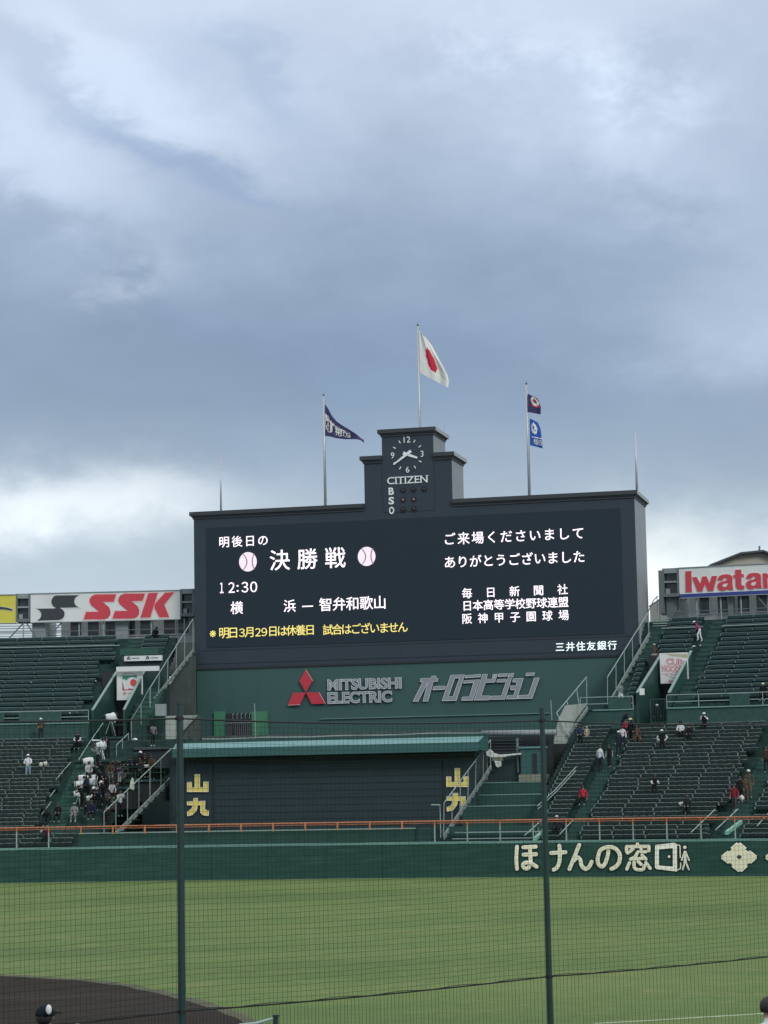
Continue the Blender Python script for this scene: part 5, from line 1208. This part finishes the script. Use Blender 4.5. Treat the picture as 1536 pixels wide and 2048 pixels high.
# ================================================================ PEOPLE
def person(loc, yaw, label, pose='stand', top=(.5,.5,.5), pants=(.02,.02,.025), hat=None, lean=0., arms='down', h=1.66, group=None, shoes=(.3,.3,.3), detail=False, sleeves=None, turn=0.):
    k = h/1.70; S = {}
    if pose == 'stand':
        S.update(pel=(0,0,.93), hL=(-.10,0,.88), kL=(-.11,.03,.49), aL=(-.11,-.02,.09), tL=(-.12,.12,.04), hR=(.10,0,.88), kR=(.12,.03,.49), aR=(.12,-.02,.09), tR=(.13,.12,.04))
    elif pose == 'walk':
        S.update(pel=(0,0,.92), hL=(-.10,0,.87), kL=(-.11,.20,.55), aL=(-.11,.16,.16), tL=(-.12,.30,.12), hR=(.10,0,.87), kR=(.11,-.03,.48), aR=(.12,-.16,.10), tR=(.12,-.03,.04))
    else:
        S.update(pel=(0,0,.50), hL=(-.10,.06,.48), kL=(-.14,.44,.50), aL=(-.15,.42,.09), tL=(-.16,.55,.04), hR=(.10,.06,.48), kR=(.15,.44,.50), aR=(.16,.42,.09), tR=(.17,.55,.04))
    pz = S['pel'][2]; cl, sl = math.cos(lean), math.sin(lean)
    def up(x, y, z): return (x, y*cl+z*sl, pz+z*cl-y*sl)
    S.update(wst=up(0,0,.16), ch=up(0,0,.36), nk=up(0,.01,.52), hd=up(0,.04,.655), hd2=up(0,.04,.72), sL=up(-.17,0,.46), sR=up(.17,0,.46))
    if arms == 'down': A_ = [up(-.25,-.02,.20), up(-.25,.08,-.03), up(-.25,.12,-.12)]
    elif arms == 'face': A_ = [up(-.26,.16,.30), up(-.14,.34,.50), up(-.07,.30,.58)]
    elif arms == 'front': A_ = [up(-.25,.12,.22), up(-.14,.32,.14), up(-.06,.36,.13)]
    elif arms == 'hips': A_ = [up(-.36,-.04,.25), up(-.20,.06,.06), up(-.14,.09,.04)]
    else: A_ = [up(-.24,.18,.26), up(-.20,.42,.30), up(-.18,.50,.32)]
    mir = lambda p: (-p[0], p[1], p[2])
    S.update(eL=A_[0], wL=A_[1], fL=A_[2], eR=mir(A_[0]), wR=mir(A_[1]), fR=mir(A_[2]))
    E_ = [('pel','wst'),('wst','ch'),('ch','nk'),('nk','hd'),('hd','hd2'),('pel','hL'),('hL','kL'),('kL','aL'),('aL','tL'),('pel','hR'),('hR','kR'),('kR','aR'),('aR','tR'),('ch','sL'),('sL','eL'),('eL','wL'),('wL','fL'),('ch','sR'),('sR','eR'),('eR','wR'),('wR','fR')]
    Rr_ = dict(pel=.145, wst=.135, ch=.155, nk=.062, hd=.088, hd2=.080, hL=.10, hR=.10, kL=.072, kR=.072, aL=.05, aR=.05, tL=.042, tR=.042, sL=.078, sR=.078, eL=.055, eR=.055, wL=.042, wR=.042, fL=.036, fR=.036)
    names = list(S); idx = {n_: i for i, n_ in enumerate(names)}
    me = bpy.data.meshes.new('body'); me.from_pydata([tuple(c*k for c in S[n_]) for n_ in names], [(idx[a], idx[c]) for a, c in E_], [])
    o = bpy.data.objects.new('tmp', me); COL.objects.link(o)
    o.modifiers.new('s', 'SKIN'); sd_ = me.skin_vertices[0].data
    for n_ in names: sd_[idx[n_]].radius = (Rr_[n_]*k*(.88 if n_ in ('ch','wst') else 1),)*2; 
    sd_[idx['pel']].use_root = True
    ss = o.modifiers.new('d', 'SUBSURF'); ss.levels = 2 if detail else 1; ss.render_levels = ss.levels
    bm_ = bpy.data.meshes.new_from_object(o.evaluated_get(bpy.context.evaluated_depsgraph_get())); bpy.data.objects.remove(o)
    mats = [cloth(top), cloth(pants), M_skin, cloth(shoes), cloth(sleeves or top)]
    bm_.materials.clear()
    for m_ in mats: bm_.materials.append(m_)
    kind = {}
    for a, c in E_:
        t_ = 0
        if c in ('kL','kR','aL','aR','hL','hR'): t_ = 1
        if c in ('tL','tR'): t_ = 3
        if c in ('hd','hd2','fL','fR'): t_ = 2
        if c in ('wL','wR','eL','eR'): t_ = 4
        kind[(a,c)] = t_
    segs = [(Vector(S[a])*k, Vector(S[c])*k, (Rr_[a]+Rr_[c])/2*k, kind[(a,c)]) for a, c in E_]
    mi = []
    for p in bm_.polygons:
        c_ = p.center; best = (9, 0)
        for a, c, r_, t_ in segs:
            d_ = c-a; f_ = max(0, min(1, (c_-a).dot(d_)/max(d_.length_squared, 1e-6))); q_ = (c_-(a+d_*f_)).length/r_
            if q_ < best[0]: best = (q_, t_)
        mi.append(best[1])
    bm_.polygons.foreach_set('material_index', mi); bm_.polygons.foreach_set('use_smooth', [True]*len(bm_.polygons))
    bm_.name = 'body'
    t = thing('person', label, 'person', loc, group); t.rotation_euler = (0,0,yaw)
    bo = bpy.data.objects.new('body', bm_); COL.objects.link(bo); bo.parent = t
    hc = Vector(S['hd'])*k; hc2 = Vector(S['hd2'])*k; up_ = (hc2-hc).normalized(); rx = math.atan2(-up_.y, up_.z)
    def child(name, fn_, m_):
        b = MB(); fn_(b); me_ = bpy.data.meshes.new(name); me_.from_pydata([tuple(Matrix.Rotation(rx, 3, 'X') @ Vector(p)) for p in b.v], [], b.f); me_.materials.append(m_)
        me_.polygons.foreach_set('use_smooth', [True]*len(me_.polygons)); o_ = bpy.data.objects.new(name, me_); COL.objects.link(o_); o_.parent = t; o_.location = hc+up_*.035*k; return o_
    if hat:
        child('cap', lambda b: (b.sph((0,-.005,.0), .118*k, 14, 6, z0=-.05), b.add([(-.07*k,.09*k,.02),(.07*k,.09*k,.02),(.055*k,.20*k,.0),(-.055*k,.20*k,.0),(-.07*k,.09*k,.035),(.07*k,.09*k,.035),(.055*k,.20*k,.012),(-.055*k,.20*k,.012)], [(0,1,2,3),(4,7,6,5),(0,4,5,1),(1,5,6,2),(2,6,7,3),(3,7,4,0)])), cloth(hat))
        child('hair', lambda b: b.sph((0,-.02,-.02), .108*k, 12, 6, sc=(1,.9,1), z0=-.75), M_hair)
    else:
        child('hair', lambda b: b.sph((0,-.015,.012), .116*k, 14, 7, sc=(1,1.0,1.02), z0=-.45), M_hair)
    child('face_nose', lambda b: b.sph((0,.10*k,-.035*k), .018*k, 6, 4, sc=(.8,1.2,1.3)), M_skin)
    return t
def standpos(px, py, blk='L'):
    best = None; zf = zl if blk == 'L' else zu; rng = [1.7+.67*i for i in range(28)] if blk == 'L' else [23+.67*i for i in range(19)]
    for v in rng:
        s, z = cyl(px, py, v); e = abs(z-zf(v))
        if best is None or e < best[0]: best = (e, s, v, zf(v))
    return best[1:]
def ppl(px, py, label, blk='L', face=0., **kw):
    """px,py = feet; face: 0 looks at the field, pi away from it"""
    s, v, z = standpos(px, py, blk)
    if kw.get('pose') == 'sit': v2 = v-.28
    else: v2 = v-.28
    return person(A(s, v2, z), ayaw(s)+math.pi+face, label, **kw)
PI = math.pi
PAL = (.42,.43,.44)
WHT, GRY, BLK, NVY, RED, BRN, JEAN, CRM, BEI = (.62,.64,.68), (.22,.22,.23), (.014,.014,.017), (.018,.024,.048), (.42,.03,.06), (.085,.060,.040), (.22,.30,.38), (.60,.55,.38), (.42,.37,.27)
ppl(58,1558,'person in white jacket, pale jeans and white cap standing alone in the left seats', top=WHT, pants=JEAN, hat=WHT, arms='front', h=1.72, sleeves=WHT)
t = person(A(*cyl(82,1462,20.9)[:1],20.9,9.15), ayaw(-27)+PI, 'person in dark coat with tan front and white cap on the left walkway', top=BRN, pants=(.02,.03,.03), hat=WHT, h=1.7, sleeves=(.05,.04,.03), arms='front')
ppl(157,1499,'person sitting in black vest with white sleeves in the left upper rows', pose='sit', top=BLK, pants=BLK, sleeves=WHT, arms='front')
ppl(118,1648,'person in black sitting with white items on the lap low in the left stand', pose='sit', top=BLK, pants=BLK, arms='front')
ppl(96,1650,'dark clothed person crouching behind the orange rail at the left', pose='sit', top=BLK, pants=NVY, lean=.5)
ppl(151,1645,'person in grey clothes sitting below the camera crew', pose='sit', top=GRY, pants=GRY, hat=GRY, arms='front', shoes=WHT)
ppl(96,1688,'person in plum jacket bending behind the orange rail at the far left', pose='sit', top=(.09,.03,.07), pants=BLK, lean=.5)
t = person(PB(305,1493,16.9), -YAW+PI+.9, 'person in grey shirt and black trousers standing on the right hand camera platform', top=GRY, pants=BLK, hat=BLK, shoes=WHT, lean=.35, arms='front', sleeves=(.10,.08,.09))
t = person(PB(228,1472,19.9), -YAW+PI+2.2, 'camera operator in pale shirt and black trousers on the upper platform', top=(.35,.36,.38), pants=BLK, arms='reach', lean=.2)
crew = [(215,1521,14.1,BLK,'standing behind the white covered camera with pale tripod'),(206,1572,9.1,BLK,'in black beside the tallest white covered camera'),(222,1572,9.3,BRN,'in brown jacket and grey trousers among the camera crew'),
        (233,1573,9.8,NVY,'in navy among the camera crew'),(252,1567,11.3,BLK,'in black seated left of the hanging towel'),(262,1562,11.4,NVY,'in navy left of the staircase rail'),(280,1552,11.6,BLK,'with white cap behind the staircase rail'),
        (294,1556,11.6,BLK,'in black at the right end of the crew'),(305,1560,11.6,BRN,'in dark brown under the staircase rail'),(178,1600,7.2,NVY,'in navy below the small white covered camera'),(190,1612,6.2,BLK,'crouching in black in the lower crew row'),
        (208,1611,6.0,BLK,'in black with pale bag in the lower crew row'),(222,1612,6.0,PAL,'in pale grey in the lower crew row'),(184,1640,3.6,NVY,'in navy sitting in the lowest crew row'),(176,1572,9.0,PAL,'in pale grey behind the two left white covers'),
        (228,1636,4.6,BRN,'in rust brown top by the foot of the staircase'),(240,1634,4.6,PAL,'in pale grey hooded top by the foot of the staircase'),(196,1536,12.6,GRY,'bending in grey between two covered cameras'),(214,1655,3.0,BLK,'in black low beside the thin posts'),(165,1618,6.0,BLK,'in black above the grey seated person')]
for k, (x, y, v, c_, lb) in enumerate(crew):
    z = bpl(x, y, v)[1]; random.seed(k+40)
    person(PB(x, y, v), -YAW+PI+random.uniform(-.9,.9), 'person '+lb, pose='sit' if k in (4,10,13,15,18) else 'stand', top=c_, pants=(.16,.16,.17) if k == 2 else BLK, hat={6:WHT,3:BLK,8:None,10:WHT,11:WHT}.get(k), arms=random.choice(['front','reach','face']), lean=random.uniform(.1,.5), h=1.62+.1*random.random(), sleeves=c_)
extra = [(170,1590,8),(200,1583,8.4),(214,1590,7.6),(226,1596,7.0),(236,1590,8.6),(247,1586,9.4),(192,1577,9.2),(244,1564,11),(271,1560,11.4),(286,1566,11),(199,1622,5.2),(213,1628,4.8),(172,1634,4.4),(228,1562,10.6)]
EL = ['behind the grey seated person','under the tallest white cover','right of the small white covers','next to the oval reflector','left of the staircase foot','above the staircase foot','between the paired white covers','beside the grey equipment case','under the hanging towel','between the staircase posts','bending low in the lowest crew rows','kneeling near the thin posts','at the left foot of the crew','behind the oval reflector']
for k, (x, y, v) in enumerate(extra):
    random.seed(k+90); c_ = random.choice([BLK, NVY, BLK, (.03,.028,.03), (.06,.06,.065)])
    person(PB(x, y, v), -YAW+PI+random.uniform(-1.6,1.6), 'dark clothed crew member '+EL[k], pose=random.choice(['stand','sit','walk']), top=c_, pants=BLK, hat=random.choice([None,None,BLK,GRY]), arms=random.choice(['front','reach','face']), lean=random.uniform(.2,.8), h=1.6, sleeves=c_)
# cameras under white rain covers on tripods
def covered_cam(x, y, v, scale, lab, tilt=0., legs=M_boxl, tall=1.):
    p = PB(x, y, v); t = thing('covered_video_camera', lab, 'video camera', p-Vector((0,0,1.35*scale))); c_ = Vector(p)
    lf, bk = -Vector(TV), TOV
    b = MB(); n = 12; L_ = [(-.42,.13,.16),(-.30,.17,.20),(-.05,.22,.26),(.18,.25,.30),(.32,.20,.24),(.38,.10,.12)]
    dirx = (lf*.85+bk*.5).normalized(); sx = dirx.cross(UPV); g = []
    for j, (d_, rw, rh) in enumerate(L_):
        for i in range(n):
            a = 2*math.pi*i/n; w = 1+.42*noise.noise(Vector((i*.9, j*1.3, x))); zz = math.sin(a)*rh*w
            if zz < 0: zz *= 1.35*tall
            g.append(c_+(dirx*(-d_)+sx*math.cos(a)*rw*w+UPV*(zz+tilt*-d_))*scale)
    fs = [(j*n+i, j*n+(i+1)%n, (j+1)*n+(i+1)%n, (j+1)*n+i) for j in range(len(L_)-1) for i in range(n)]+[tuple(range(n))[::-1], tuple(range((len(L_)-1)*n, len(L_)*n))]
    b.add(g, fs); mk('rain_cover', b, M_tarp, t, smooth=True)
    b = MB(); e = c_+dirx*.40*scale; b.tube([e, e+dirx*.20*scale], .13*scale, 10, r1=.16*scale); mk('lens_hood', b, M_black, t)
    for k in range(3):
        a = k*2.1+.4; b = MB(); b.tube([c_-UPV*.2*scale, c_-UPV*1.32*scale+(Vector(TV)*math.cos(a)+TOV*math.sin(a))*.42*scale], .028, 5); mk('leg', b, legs, t)
    return t
covered_cam(222,1433,19.7,.95,'white covered camera, topmost of the crew on the upper platform')
covered_cam(203,1490,13.9,.95,'white covered camera on pale tripod legs in the middle of the crew', legs=M_white)
covered_cam(177,1522,12.4,.95,'white covered camera drooping at the left edge of the crew')
covered_cam(168,1556,9.0,.95,'white covered camera with black hood, left of the tallest one')
covered_cam(158,1567,8.8,.8,'grey white covered camera lowest of the left pair', tall=1.3)
covered_cam(196,1556,9.0,1.05,'tallest white covered camera in the crew', tall=2.0)
covered_cam(188,1562,8.7,.8,'pale covered camera tucked left of the tallest one', tall=1.2)
covered_cam(157,1587,7.0,.8,'small white covered camera above the grey seated person')
covered_cam(181,1596,6.3,.7,'small white covered camera in the lower crew row')
covered_cam(208,1594,6.2,.55,'smallest white covered camera beside the staircase rail')
for k, (x, y, w, h, v, lab, nm) in enumerate(((225,1579,26,6,7.4,'dark oval reflector held flat by the camera crew','reflector'),(219,1582.5,13,4.5,7.0,'white cloth edge beside the dark reflector','cloth'),
        (277,1529,16,5,11.5,'white folded cover lying at the right of the crew','cloth'),(293,1532,10,6,11.5,'white box at the right end of the crew','box'),(230,1524,11,5,12.6,'white hooded cover beside the railed steps','cloth'),
        (241,1554,14,20,10.6,'grey metal equipment case by the camera crew','case'),(270,1487,17,26,19.0,'pale clear plastic sheet over the rail in the left stand','plastic sheet'),(322,1420,24,26,20.4,'grey covered crate beside the left net pole','crate'))):
    p = PB(x, y, v); r_ = w/2*.0325; b = MB()
    (b.box(p.x-r_,p.x+r_,p.y-.3,p.y+.3,p.z-h/2*.0325,p.z+h/2*.0325) if k in (3,5,7) else b.sph(p, 1, 12, 6, sc=(r_, .25, h/2*.0325))); o = mk(nm, b, M_blk if k == 0 else (M_boxl if k in (5,7) else M_tarp), smooth=k not in (3,5,7)); tag(o, lab, nm)
b = MB(); v = 2.6+(265-210)/135*9.2; p = PB(265,1556,7.0); b.prism([PB(x,y,7.2) for x,y in [(261,1566),(260,1577),(268,1580),(269,1568),(267,1560),(266,1555),(264,1556)]], TOV*.06); tag(mk('towel', b, mat('towel_cream',(.62,.62,.48),.9,var=.1)), 'cream towel hanging over the staircase rail by the camera crew', 'towel')
# right stand
ppl(1402,1286,'person in magenta top and white trousers bending on the upper right seats', blk='U', top=(.30,.05,.16), pants=WHT, hat=WHT, lean=.55, face=-1.3, arms='front', pose='walk', h=1.66)
ppl(1311,1331,'person in olive jacket and pale trousers beside the red and white banner', blk='U', top=(.07,.06,.045), pants=(.40,.42,.40), hat=BEI, h=1.6, face=.4)
ppl(1243,1431,'person in grey top and white trousers at the rail under the scoreboard corner', blk='U', top=(.20,.24,.25), pants=WHT, pose='walk', h=1.6, lean=.3, face=1.2)
ppl(1529,1402,'person with pale cap sitting behind the railing at the right edge', blk='U', pose='sit', top=BLK, pants=BLK, hat=CRM)
person(A(10.4,23.2,9.16), ayaw(10)+PI, 'dark clothed person with white cap inside the right entrance', top=BLK, pants=BLK, hat=WHT)
ppl(1411,1459,'person in white jacket sitting with hands at the face, top right lower rows', pose='sit', top=BLK, pants=BLK, hat=WHT, sleeves=WHT, arms='face', h=1.72)
ppl(1364,1482,'person in white striped shirt sitting near the top of the right lower seats', pose='sit', top=WHT, pants=BLK, arms='front', hat=BLK, shoes=WHT, sleeves=WHT)
ppl(1381,1484,'person in black sitting right of the white striped shirt', pose='sit', top=BLK, pants=BLK, arms='front', shoes=WHT)
ppl(1327,1510,'person in black vest with white sleeves and white cap standing hands on hips', top=BLK, pants=BLK, hat=WHT, arms='hips', sleeves=WHT, h=1.68)
ppl(1203,1544,'person in white top and dark trousers standing on a step right of the net pole', top=WHT, pants=(.025,.03,.045), h=1.72, face=2.6)
ppl(1221,1533,'person in black with a white strap walking down the aisle', pose='walk', top=BLK, pants=BLK, h=1.5, sleeves=(.25,.25,.27))
ppl(1240,1512,'person in navy with white hat in the aisle group', top=NVY, pants=NVY, hat=WHT, face=.5)
ppl(1248,1496,'person in white shirt with towel in the aisle group', top=(.66,.62,.66), pants=NVY, h=1.5, lean=.2)
ppl(1265,1488,'tall person in black with cream cap in the aisle group', top=BLK, pants=BLK, hat=CRM, h=1.76, face=-.6)
ppl(1254,1478,'child in red top in the aisle group', top=RED, pants=BLK, h=1.2)
ppl(1276,1491,'person in brown sitting right of the aisle group', pose='sit', top=BRN, pants=BRN, shoes=WHT, face=.3)
ppl(1248,1458,'person in navy leaning forward behind the aisle group', top=NVY, pants=NVY, lean=.7, arms='reach', h=1.6, face=.8)
ppl(1163,1497,'person in navy jacket standing near the pale concrete wall', top=(.03,.045,.08), pants=BLK, h=1.66, lean=.15, arms='front')
ppl(1176,1486,'small child in beige beside the navy jacket', top=BEI, pants=BEI, hat=CRM, h=1.05)
ppl(1311,1600,'person in black and white stepping forward in the middle of the right seats', pose='walk', top=BLK, pants=BLK, sleeves=WHT, arms='reach', lean=.3, face=.5, h=1.6)
ppl(1169,1609,'person in red jacket sitting right of the net pole', pose='sit', top=RED, pants=BLK, h=1.62)
ppl(1378,1634,'person in charcoal sitting just above the orange rail', pose='sit', top=(.02,.024,.03), pants=BLK, hat=(.06,.07,.07), arms='front', h=1.75)
ppl(1472,1626,'person in red jacket with grey apron walking down the right aisle', top=(.18,.02,.035), pants=(.06,.055,.065), pose='walk', h=1.66, sleeves=(.28,.05,.07))
ppl(1484,1608,'dark clothed person behind the red jacket', top=BLK, pants=BLK, h=1.6)
t = ppl(1494,1604,'person in brown facing away with a black and white backpack', top=BRN, pants=(.09,.07,.06), face=PI, h=1.62)
ppl(1501,1600,'person in khaki with white cap, rearmost of the group in the right aisle', top=(.075,.065,.05), pants=(.12,.11,.07), hat=(.75,.75,.70), h=1.75, face=.3)
ppl(1117,1672,'person in navy coat sitting behind the orange rail right of the net pole', pose='sit', top=(.018,.022,.04), pants=BLK, hat=(.45,.42,.42), h=1.7)
ppl(1536,1546,'person in dark brown cut off by the right edge of the picture', top=(.05,.035,.03), pants=BLK, h=1.62)
person(A(*cyl(309,1262,34.5)[:1],34.6,17.05), ayaw(-22)+PI+.6, 'person in black sitting under the windows at the top of the left stand', pose='sit', top=BLK, pants=BLK, lean=.5)
b = MB(); p = PB(1493,1573,8.5); b.sph(PA(1491,1570,9.0), 1, 10, 6, sc=(.26,.16,.34)); o = mk('backpack', b, M_blk, smooth=True); tag(o, 'black backpack with a white patch on the person in brown', 'backpack')
q = MB(); q.sph(PA(1491.5,1567.5,8.85), 1, 10, 5, sc=(.17,.05,.14)); mk('patch', q, M_white, o); q = MB(); q.sph(PA(1490,1578,8.85), 1, 10, 5, sc=(.22,.06,.09)); mk('bottom_patch', q, M_white, o)
# bags and litter
def bag(px, py, w, h, lab, m=M_tarp, blk='L', lump=True, name='plastic_bag', cat='bag'):
    s, v, z = standpos(px, py, blk); b = MB(); sc = (w*.031/2, .16, h*.031/2); c_ = A(s, v-.42, z+.0)+Vector((0,0,sc[2]*.9+.40*(h > 6)))
    b.sph(c_, 1, 12, 8, sc=sc)
    b.v = [tuple(Vector(p)+Vector((0,0,1))*.07*noise.noise(Vector(p)*5)+Vector((1,0,0))*.06*noise.noise(Vector(p)*6+Vector((9,0,0)))) for p in b.v]
    tag(mk(name, b, m, smooth=True), lab, cat)
bag(84,1543,8,9,'white plastic bag on the seats right of the lone standing person', mat('bag_white',(.62,.64,.56),.6,var=.15,scale=6)); bag(93,1542,10,11,'fuller white plastic bag next to the first one, left stand', MATS['bag_white'])
bag(1367,1627,12,10,'white carrier bag beside the charcoal sitting person', MATS['bag_white']); bag(1487,1613,10,12,'white plastic bag carried in the right aisle', MATS['bag_white'])
bag(78,1682,10,6,'grey white bag behind the rail at the far left', MATS['bag_white']); bag(87,1680,9,8,'grey bag next to the plum jacket', M_boxl)
for k, (x, y, w, h, bk) in enumerate(((199,1303,6,3,'U'),(208,1305,3,3,'U'),(228,1323,4,2,'U'),(194,1363,3,3,'U'),(46,1362,2,3,'U'),(64,1368,6,2,'U'),(143,1428,4,4,'U'),(1303,1246,3,5,'U'),(1390,1296,9,2,'U'),(1403,1295,3,5,'U'),(1412,1361,3,3,'U'),(1427,1370,3,3,'U'),(1515,1349,3,4,'U'),(1457,1298,2,3,'U'),(1214,1437,4,3,'L'),(1431,1554,7,3,'L'),(1295,1537,3,3,'L'),(1279,1547,4,2,'L'),(1166,1493,9,3,'L'),(87,1463,9,2,'L'),(1341,1601,6,3,'L'),(1417,1497,3,4,'L'))):
    bag(x, y+1, w, h, 'scrap of white litter %s' % ['on the upper left seats, highest','right of the highest scrap, upper left','right part of the upper left seats','low right in the upper left seats','in the middle of the upper left seats','flat in the middle of the upper left seats','on the lowest upper left row','beside the stairs by the scoreboard','long and flat left of the upper right aisle','standing left of the upper right aisle','low in the upper right seats','lowest in the upper right seats','at the right edge of the upper right seats','near the top of the upper right seats','on the ledge under the scoreboard corner','on the right lower seats, farthest right','left of the middle of the right lower seats','small, left in the right lower seats','near the pale concrete wall','under the person on the left walkway','right of the striding person','below the people in the top right lower rows'][k], M_white, bk, name='litter', cat='litter')

# ================================================================ NEAR SIDE: net, poles, seated spectators
NS = 1.3; YL, YR = 22.0*NS, 26.4*NS
def net_pt(t, z):                                   # t = 0 left pole, 1 right pole
    return Vector((NP0.x+(NP1.x-NP0.x)*t, NP0.y+(NP1.y-NP0.y)*t, z))
a0, a1 = PY(361,1700,YL), PY(1092,1700,YR); NP0, NP1 = Vector((a0.x,a0.y,0)), Vector((a1.x,a1.y,0))
nlen = (NP1-NP0).length; ndir = (NP1-NP0).normalized(); nn = Vector((ndir.y,-ndir.x,0))
ZTOPL, ZTOPR = PY(358,1437,YL).z, PY(1085,1441,YR).z; ZLO_L, ZLO_R = PY(363,2023,YL).z, PY(1098,1953,YR).z
b = MB()
wl0, wl1 = net_pt(-1.2,0), net_pt(2.4,0); p = [wl0-nn*.15, wl1-nn*.15, wl1+nn*.15, wl0+nn*.15]
b.hexa([Vector(q_) for q_ in p]+[q_+Vector((0,0,1.2)) for q_ in p]); tag(mk('infield_wall', b, M_wall2), 'low green wall under the near safety net', 'wall')
for (x, yt, Yd, r_, lab, base) in ((358.9,1408,YL,(.0330*NS,.0392*NS),'thick dark green net pole at the left','l'),(1083.6,1418,YR,(.0300*NS,.0385*NS),'thick dark green net pole at the right','r')):
    top = PY(x, yt, Yd); t = thing('net_pole', lab, 'pole', (top.x, top.y, 2.9)); q = MB()
    q.tube([(top.x,top.y,1.15),(top.x,top.y,top.z)], r_[1], 16, r1=r_[0]); mk('pole', q, M_pole, t, smooth=False)
    q = MB(); q.tube([(top.x,top.y,top.z-.004),(top.x,top.y,top.z+.012)], r_[0]+.008, 16); mk('cap', q, M_pole, t)
    for z_ in (ZLO_L if base == 'l' else ZLO_R, (ZTOPL if base == 'l' else ZTOPR)):
        q = MB(); q.tube([(top.x,top.y,z_-.02),(top.x,top.y,z_+.02)], r_[1]+.006, 16); mk('collar', q, M_cable, t)
def sag(t, zl_, zr_, d): f_ = t if 0 <= t <= 1 else (t % 1.0); return zl_+(zr_-zl_)*t-d*4*f_*(1-f_)
nt_ = thing('safety_net', 'fine dark safety net stretched between the two green poles', 'net', net_pt(.5, 2.9))
TT = np.linspace(-.62, 2.05, 90)
topf = lambda t: sag(t, ZTOPL, ZTOPR, .055); lof = lambda t: sag(t, ZLO_L, ZLO_R, .03)
q = MB(); q.tube([net_pt(t, topf(t)) for t in TT], .0085*NS, 6); mk('top_cable', q, M_cable, nt_)
q = MB(); q.tube([net_pt(t, lof(t)) for t in TT], .0078*NS, 6); q.tube([net_pt(t, lof(t)+.015+.010*math.sin(t*37)) for t in TT], .006, 4); mk('lower_cable', q, M_cable, nt_)
# mesh: cells measured on the photograph (about 9 px at the left pole, 8 px at the right)
q = MB(); t = -.62; nvert = 0; CW = .00155*NS
def strand(q, pts, w=CW):
    for i in range(len(pts)-1): q.tube([pts[i], pts[i+1]], w, 3)
random.seed(5)
while t < 2.05:
    zt_, zb_ = topf(t), lof(t); ph = random.uniform(0, 6)
    q.tube([net_pt(t+.0016*math.sin(z*3.1+ph), z) for z in np.linspace(zb_, zt_, 6)], CW, 3)
    t += NS*(.060+.028*max(0,min(1.4,t)))/nlen*(1+random.uniform(-.04,.04))
nz = int((ZTOPL-ZLO_L)/(.056*NS))
for k in range(1, nz):
    f_ = k/nz; ph = random.uniform(0,6)
    q.tube([net_pt(t_, lof(t_)+(topf(t_)-lof(t_))*f_+.005*math.sin(t_*9+ph)+.003*math.sin(t_*31+k)) for t_ in TT], CW*.95, 3)
o = mk('mesh', q, M_cord, nt_); o['kind'] = 'stuff'
q = MB(); t = -.62
while t < 2.05:
    ph = random.uniform(0,6)
    q.tube([net_pt(t+.0012*math.sin(z*4+ph), z) for z in np.linspace(1.2, lof(t), 5)], 0.0020*NS, 3); t += NS*(.045+.026*max(0,min(1.5,t)))/nlen*(1+random.uniform(-.03,.03))
o = mk('lower_mesh', q, M_cord, nt_); o['kind'] = 'stuff'
# green post with handrail end at the bottom
gp = thing('handrail_post', 'green handrail post at the bottom edge, right of the left net pole', 'post', PY(551,2048,20)+Vector((0,0,-.6)))
p = PY(551.5,2030.5,20); q = MB(); q.tube([p-Vector((0,0,.75)), p], .024, 12); q.tube([p-Vector((0,0,.012)), p+Vector((0,0,.006))], .031, 12); mk('post', q, M_pole, gp)
q = MB(); q.tube([PY(478,2050,19.6), PY(512,2046.5,19.8), PY(546,2037,20)], .012, 8); mk('rail_end', q, M_rail, gp)
# near terrace the spectators sit on (below the frame)
b = MB()
for k in range(8): b.box(-9, 13, 8+2.2*k, 10.2+2.2*k if k < 7 else 26.4, 0, 4.4-.33*k)
struct('near_terrace', b, M_concd)
def near_person(x, y, Yd, lab, zfloor, **kw):
    p = PY(x, y, Yd); return person((p.x, p.y, zfloor), kw.pop('yaw', 0.), lab, detail=True, **kw)
hz = PY(84,2016,24.6).z
person((PY(86,2010,24.6).x, 24.6, hz-1.155), -.75, 'person in navy jacket and dark cap with a white patch at the bottom left edge', pose='sit', top=(.035,.055,.10), pants=BLK, hat=(.010,.016,.020), h=1.54, detail=True)
q = MB(); c_ = PY(97.5,2019,24.45); q.sph(c_, 1, 14, 8, sc=(.032,.02,.052)); o = mk('cap_badge', q, M_white, smooth=True); tag(o, 'white oblong mark on the front of the dark cap at the bottom left', 'badge')
hz = PY(152,2044,24.9).z
person((PY(152,2052,24.9).x, 24.9, hz-1.27), -.3, 'person whose white cap top just shows at the bottom edge', pose='sit', top=NVY, pants=BLK, hat=(.6,.58,.54), h=1.62, detail=True)
hz = PY(1536,1998,24.3).z
person((PY(1541,2012,24.3).x, 24.3, hz-1.30), -.2, 'dark haired person in white shirt cut off at the bottom right corner', pose='sit', top=(.66,.68,.70), pants=BLK, h=1.72, detail=True)
